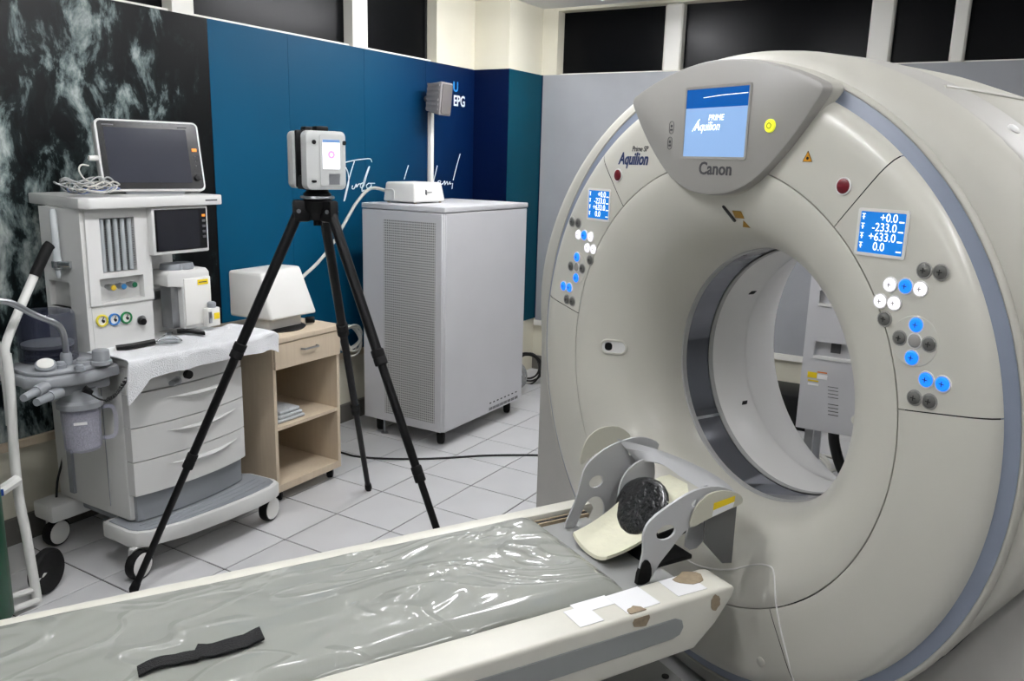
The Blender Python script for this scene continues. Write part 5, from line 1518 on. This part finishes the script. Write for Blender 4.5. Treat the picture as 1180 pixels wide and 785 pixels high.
M1 = frame(a0, (1, 0, 0), (0, 0, 1)); M2 = frame(a1_, (1, 0, 0), (0, 0, 1))
obj('wall_lettering', letters('U', 0.092, M1, 0.001, 0, bold=0.002), BPRINT, wl, smooth=False, label='light blue letter U')
obj('wall_lettering', letters('EPG', 0.100, M2, 0.001, 0, sx=0.82, bold=0.002), WPRINT, wl, smooth=False, label='white letters EPG')

# ================================================================== cables on the floor and behind things
pts = [P(380, 519, z=0.006), P(395, 522, z=0.006), P(410, 526, z=0.006), P(440, 528.5, z=0.006), P(480, 529, z=0.006), P(520, 527.5, z=0.006), P(560, 525, z=0.006), P(612, 524.5, z=0.006), P(650, 526, z=0.006)]
single('floor_cable', tube(pts, 0.006, 8, smooth=5), CABLEK, 'black cable running across the white tiles towards the gantry', 'cable')
pts = [P(18, 606, z=0.006), P(35, 601, z=0.006), P(52, 606, z=0.006), P(66, 626, z=0.006)]
single('floor_cable', tube(pts, 0.005, 6, smooth=5), CABLEK, 'short black cable on the floor behind the trolley wheel', 'cable')
pts = [P(23, 556, Y=0.55), P(26, 575, Y=0.55), P(25, 600, Y=0.555)]
single('wall_cable', tube(pts + [Vector((pts[-1].x, 0.54, 0.01))], 0.005, 6, smooth=4), CABLEK, 'thin black cable hanging on the cream wall beside the hand cart', 'cable')
random.seed(9)


def coil(c, u, w_, r0, turns, thick, jig):
    u, w_ = Vector(u), Vector(w_); nn = u.cross(w_)
    pts = []
    for i in range(turns * 14):
        t = 2 * PI * i / 14
        r_ = r0 * (1 + jig * math.sin(i * 0.37) + jig * 0.6 * math.cos(i * 0.83))
        pts.append(Vector(c) + u * math.cos(t) * r_ + w_ * math.sin(t) * r_ * (1 + jig * math.sin(i * 0.2)) + nn * (0.03 * math.sin(i * 0.51)))
    return tube(pts, thick, 6, smooth=2)


c = P(404, 390, Y=0.50)
single('cable_coil', coil((c.x, 0.50, c.z), (1, 0, 0), (0, 0, 1), 0.075, 5, 0.006, 0.15), CABLEW, 'coil of white cable hanging between wooden and grey cabinets', 'cable')
for x, y, z, r_, mm, lab in ((2.25, 0.08, 0.125, 0.11, CABLEG, 'grey cable coil standing on the floor behind the grey cabinet'), (2.52, 0.10, 0.125, 0.11, CABLEK, 'black cable coil on the floor by the teal column'), (2.27, 0.12, 0.375, 0.09, CABLEW, 'white cable coil above the grey coil behind the grey cabinet')):
    single('cable_coil', coil((x, y, z), (0.3, -0.95, 0), (0, 0, 1), r_ * 0.9, 5, 0.007, 0.12), mm, lab, 'cable')

# ================================================================== grey power unit behind the gantry, seen through the bore
pu = thing('power_unit', 'light grey electrical unit with warning stickers seen through the bore', 'electrical unit', (1.65, -2.35, 0))
PX = 1.50
e0 = P(917, 492, X=PX)
pz0 = e0.z; py1 = P(920, 460, X=PX).y; py0 = py1 - 0.55
n1a, n1b = P(939, 393, X=PX), P(968, 416, X=PX)
n2a, n2b = P(945, 335, X=PX), P(968, 354, X=PX)
hl = []
for a, b_ in ((n1a, n1b), (n2a, n2b)):
    hl.append([(a.y, b_.z), (a.y - 0.20, b_.z), (a.y - 0.20, a.z), (a.y, a.z)])
obj('front_panel', plate([(py1, pz0), (py0, pz0), (py0, 1.75), (py1, 1.75)], hl, lambda a, b_, c: (c, a, b_), PX, PX + 0.03), CABP, pu, smooth=False)
obj('casing', box(PX + 0.031, PX + 0.36, py0, py1, pz0, 1.75), CABP, pu, smooth=False)
for h in hl:
    obj('recess_lip', box(PX - 0.004, PX + 0.03, h[1][0], h[0][0], h[0][1] - 0.004, h[0][1] + 0.008), LINER, pu, smooth=False)
    obj('recess_switch', box(PX + 0.02, PX + 0.031, h[0][0] - 0.12, h[0][0] - 0.075, h[0][1] + 0.03, h[0][1] + 0.085), GREYPR, pu, smooth=False)
for (x0, y0, x1, y1), mm, lab in (((931, 428, 941, 436), YEL, 'yellow warning sticker'), ((942, 428, 953, 431), mat('orange_sticker', (215, 120, 50), 0.5), 'orange sticker'), ((931, 437, 943, 440.5), YEL, 'yellow sticker'), ((931, 440.5, 943, 445), TAPEW, None), ((942, 431, 953, 438), TAPEW, None)):
    a, b_ = P(x0, y0, X=PX), P(x1, y1, X=PX)
    obj('sticker', box(PX - 0.0012, PX + 0.0, b_.y, a.y, b_.z, a.z), mm, pu, smooth=False, label=lab)
for y in range(446, 482, 4):
    if 460 < y < 466: continue
    a, b_ = P(954, y, X=PX), P(966, y + 1.2, X=PX)
    obj('printed_line', box(PX - 0.001, PX + 0.0, b_.y, a.y, b_.z, a.z), GREYPR, pu, smooth=False)
for y in (py1 - 0.06, py0 + 0.06):
    for x in (PX + 0.06, PX + 0.30): obj('stand_leg', box(x - 0.02, x + 0.02, y - 0.02, y + 0.02, 0.0, pz0), METAL, pu, smooth=False)
    obj('stand_foot', box(PX + 0.0, PX + 0.36, y - 0.03, y + 0.03, 0.0, 0.02), METAL, pu, smooth=False)
pts = [Vector((PX + 0.15, py1 - 0.16, pz0 + 0.01)), Vector((PX + 0.16, py1 - 0.17, pz0 - 0.1)), Vector((PX + 0.10, py1 - 0.24, 0.12)), Vector((PX + 0.12, py1 - 0.34, 0.03)), Vector((PX + 0.3, py1 - 0.5, 0.03))]
obj('cable_hose', tube(pts, 0.028, 10, smooth=5), CABLEK, pu)
single('floor_cable', coil((1.93, -2.05, 0.02), (1, 0, 0), (0, 1, 0), 0.12, 3, 0.01, 0.12), CABLEW, 'white cable loop on the floor seen low through the bore', 'cable')
c = P(915, 492, X=2.6)
single('dark_box', rbox(2.55, 2.9, c.y - 0.12, c.y + 0.4, 0.0, 0.22, 0.01), BLACK, 'low black box by the back wall seen through the bore', 'box')
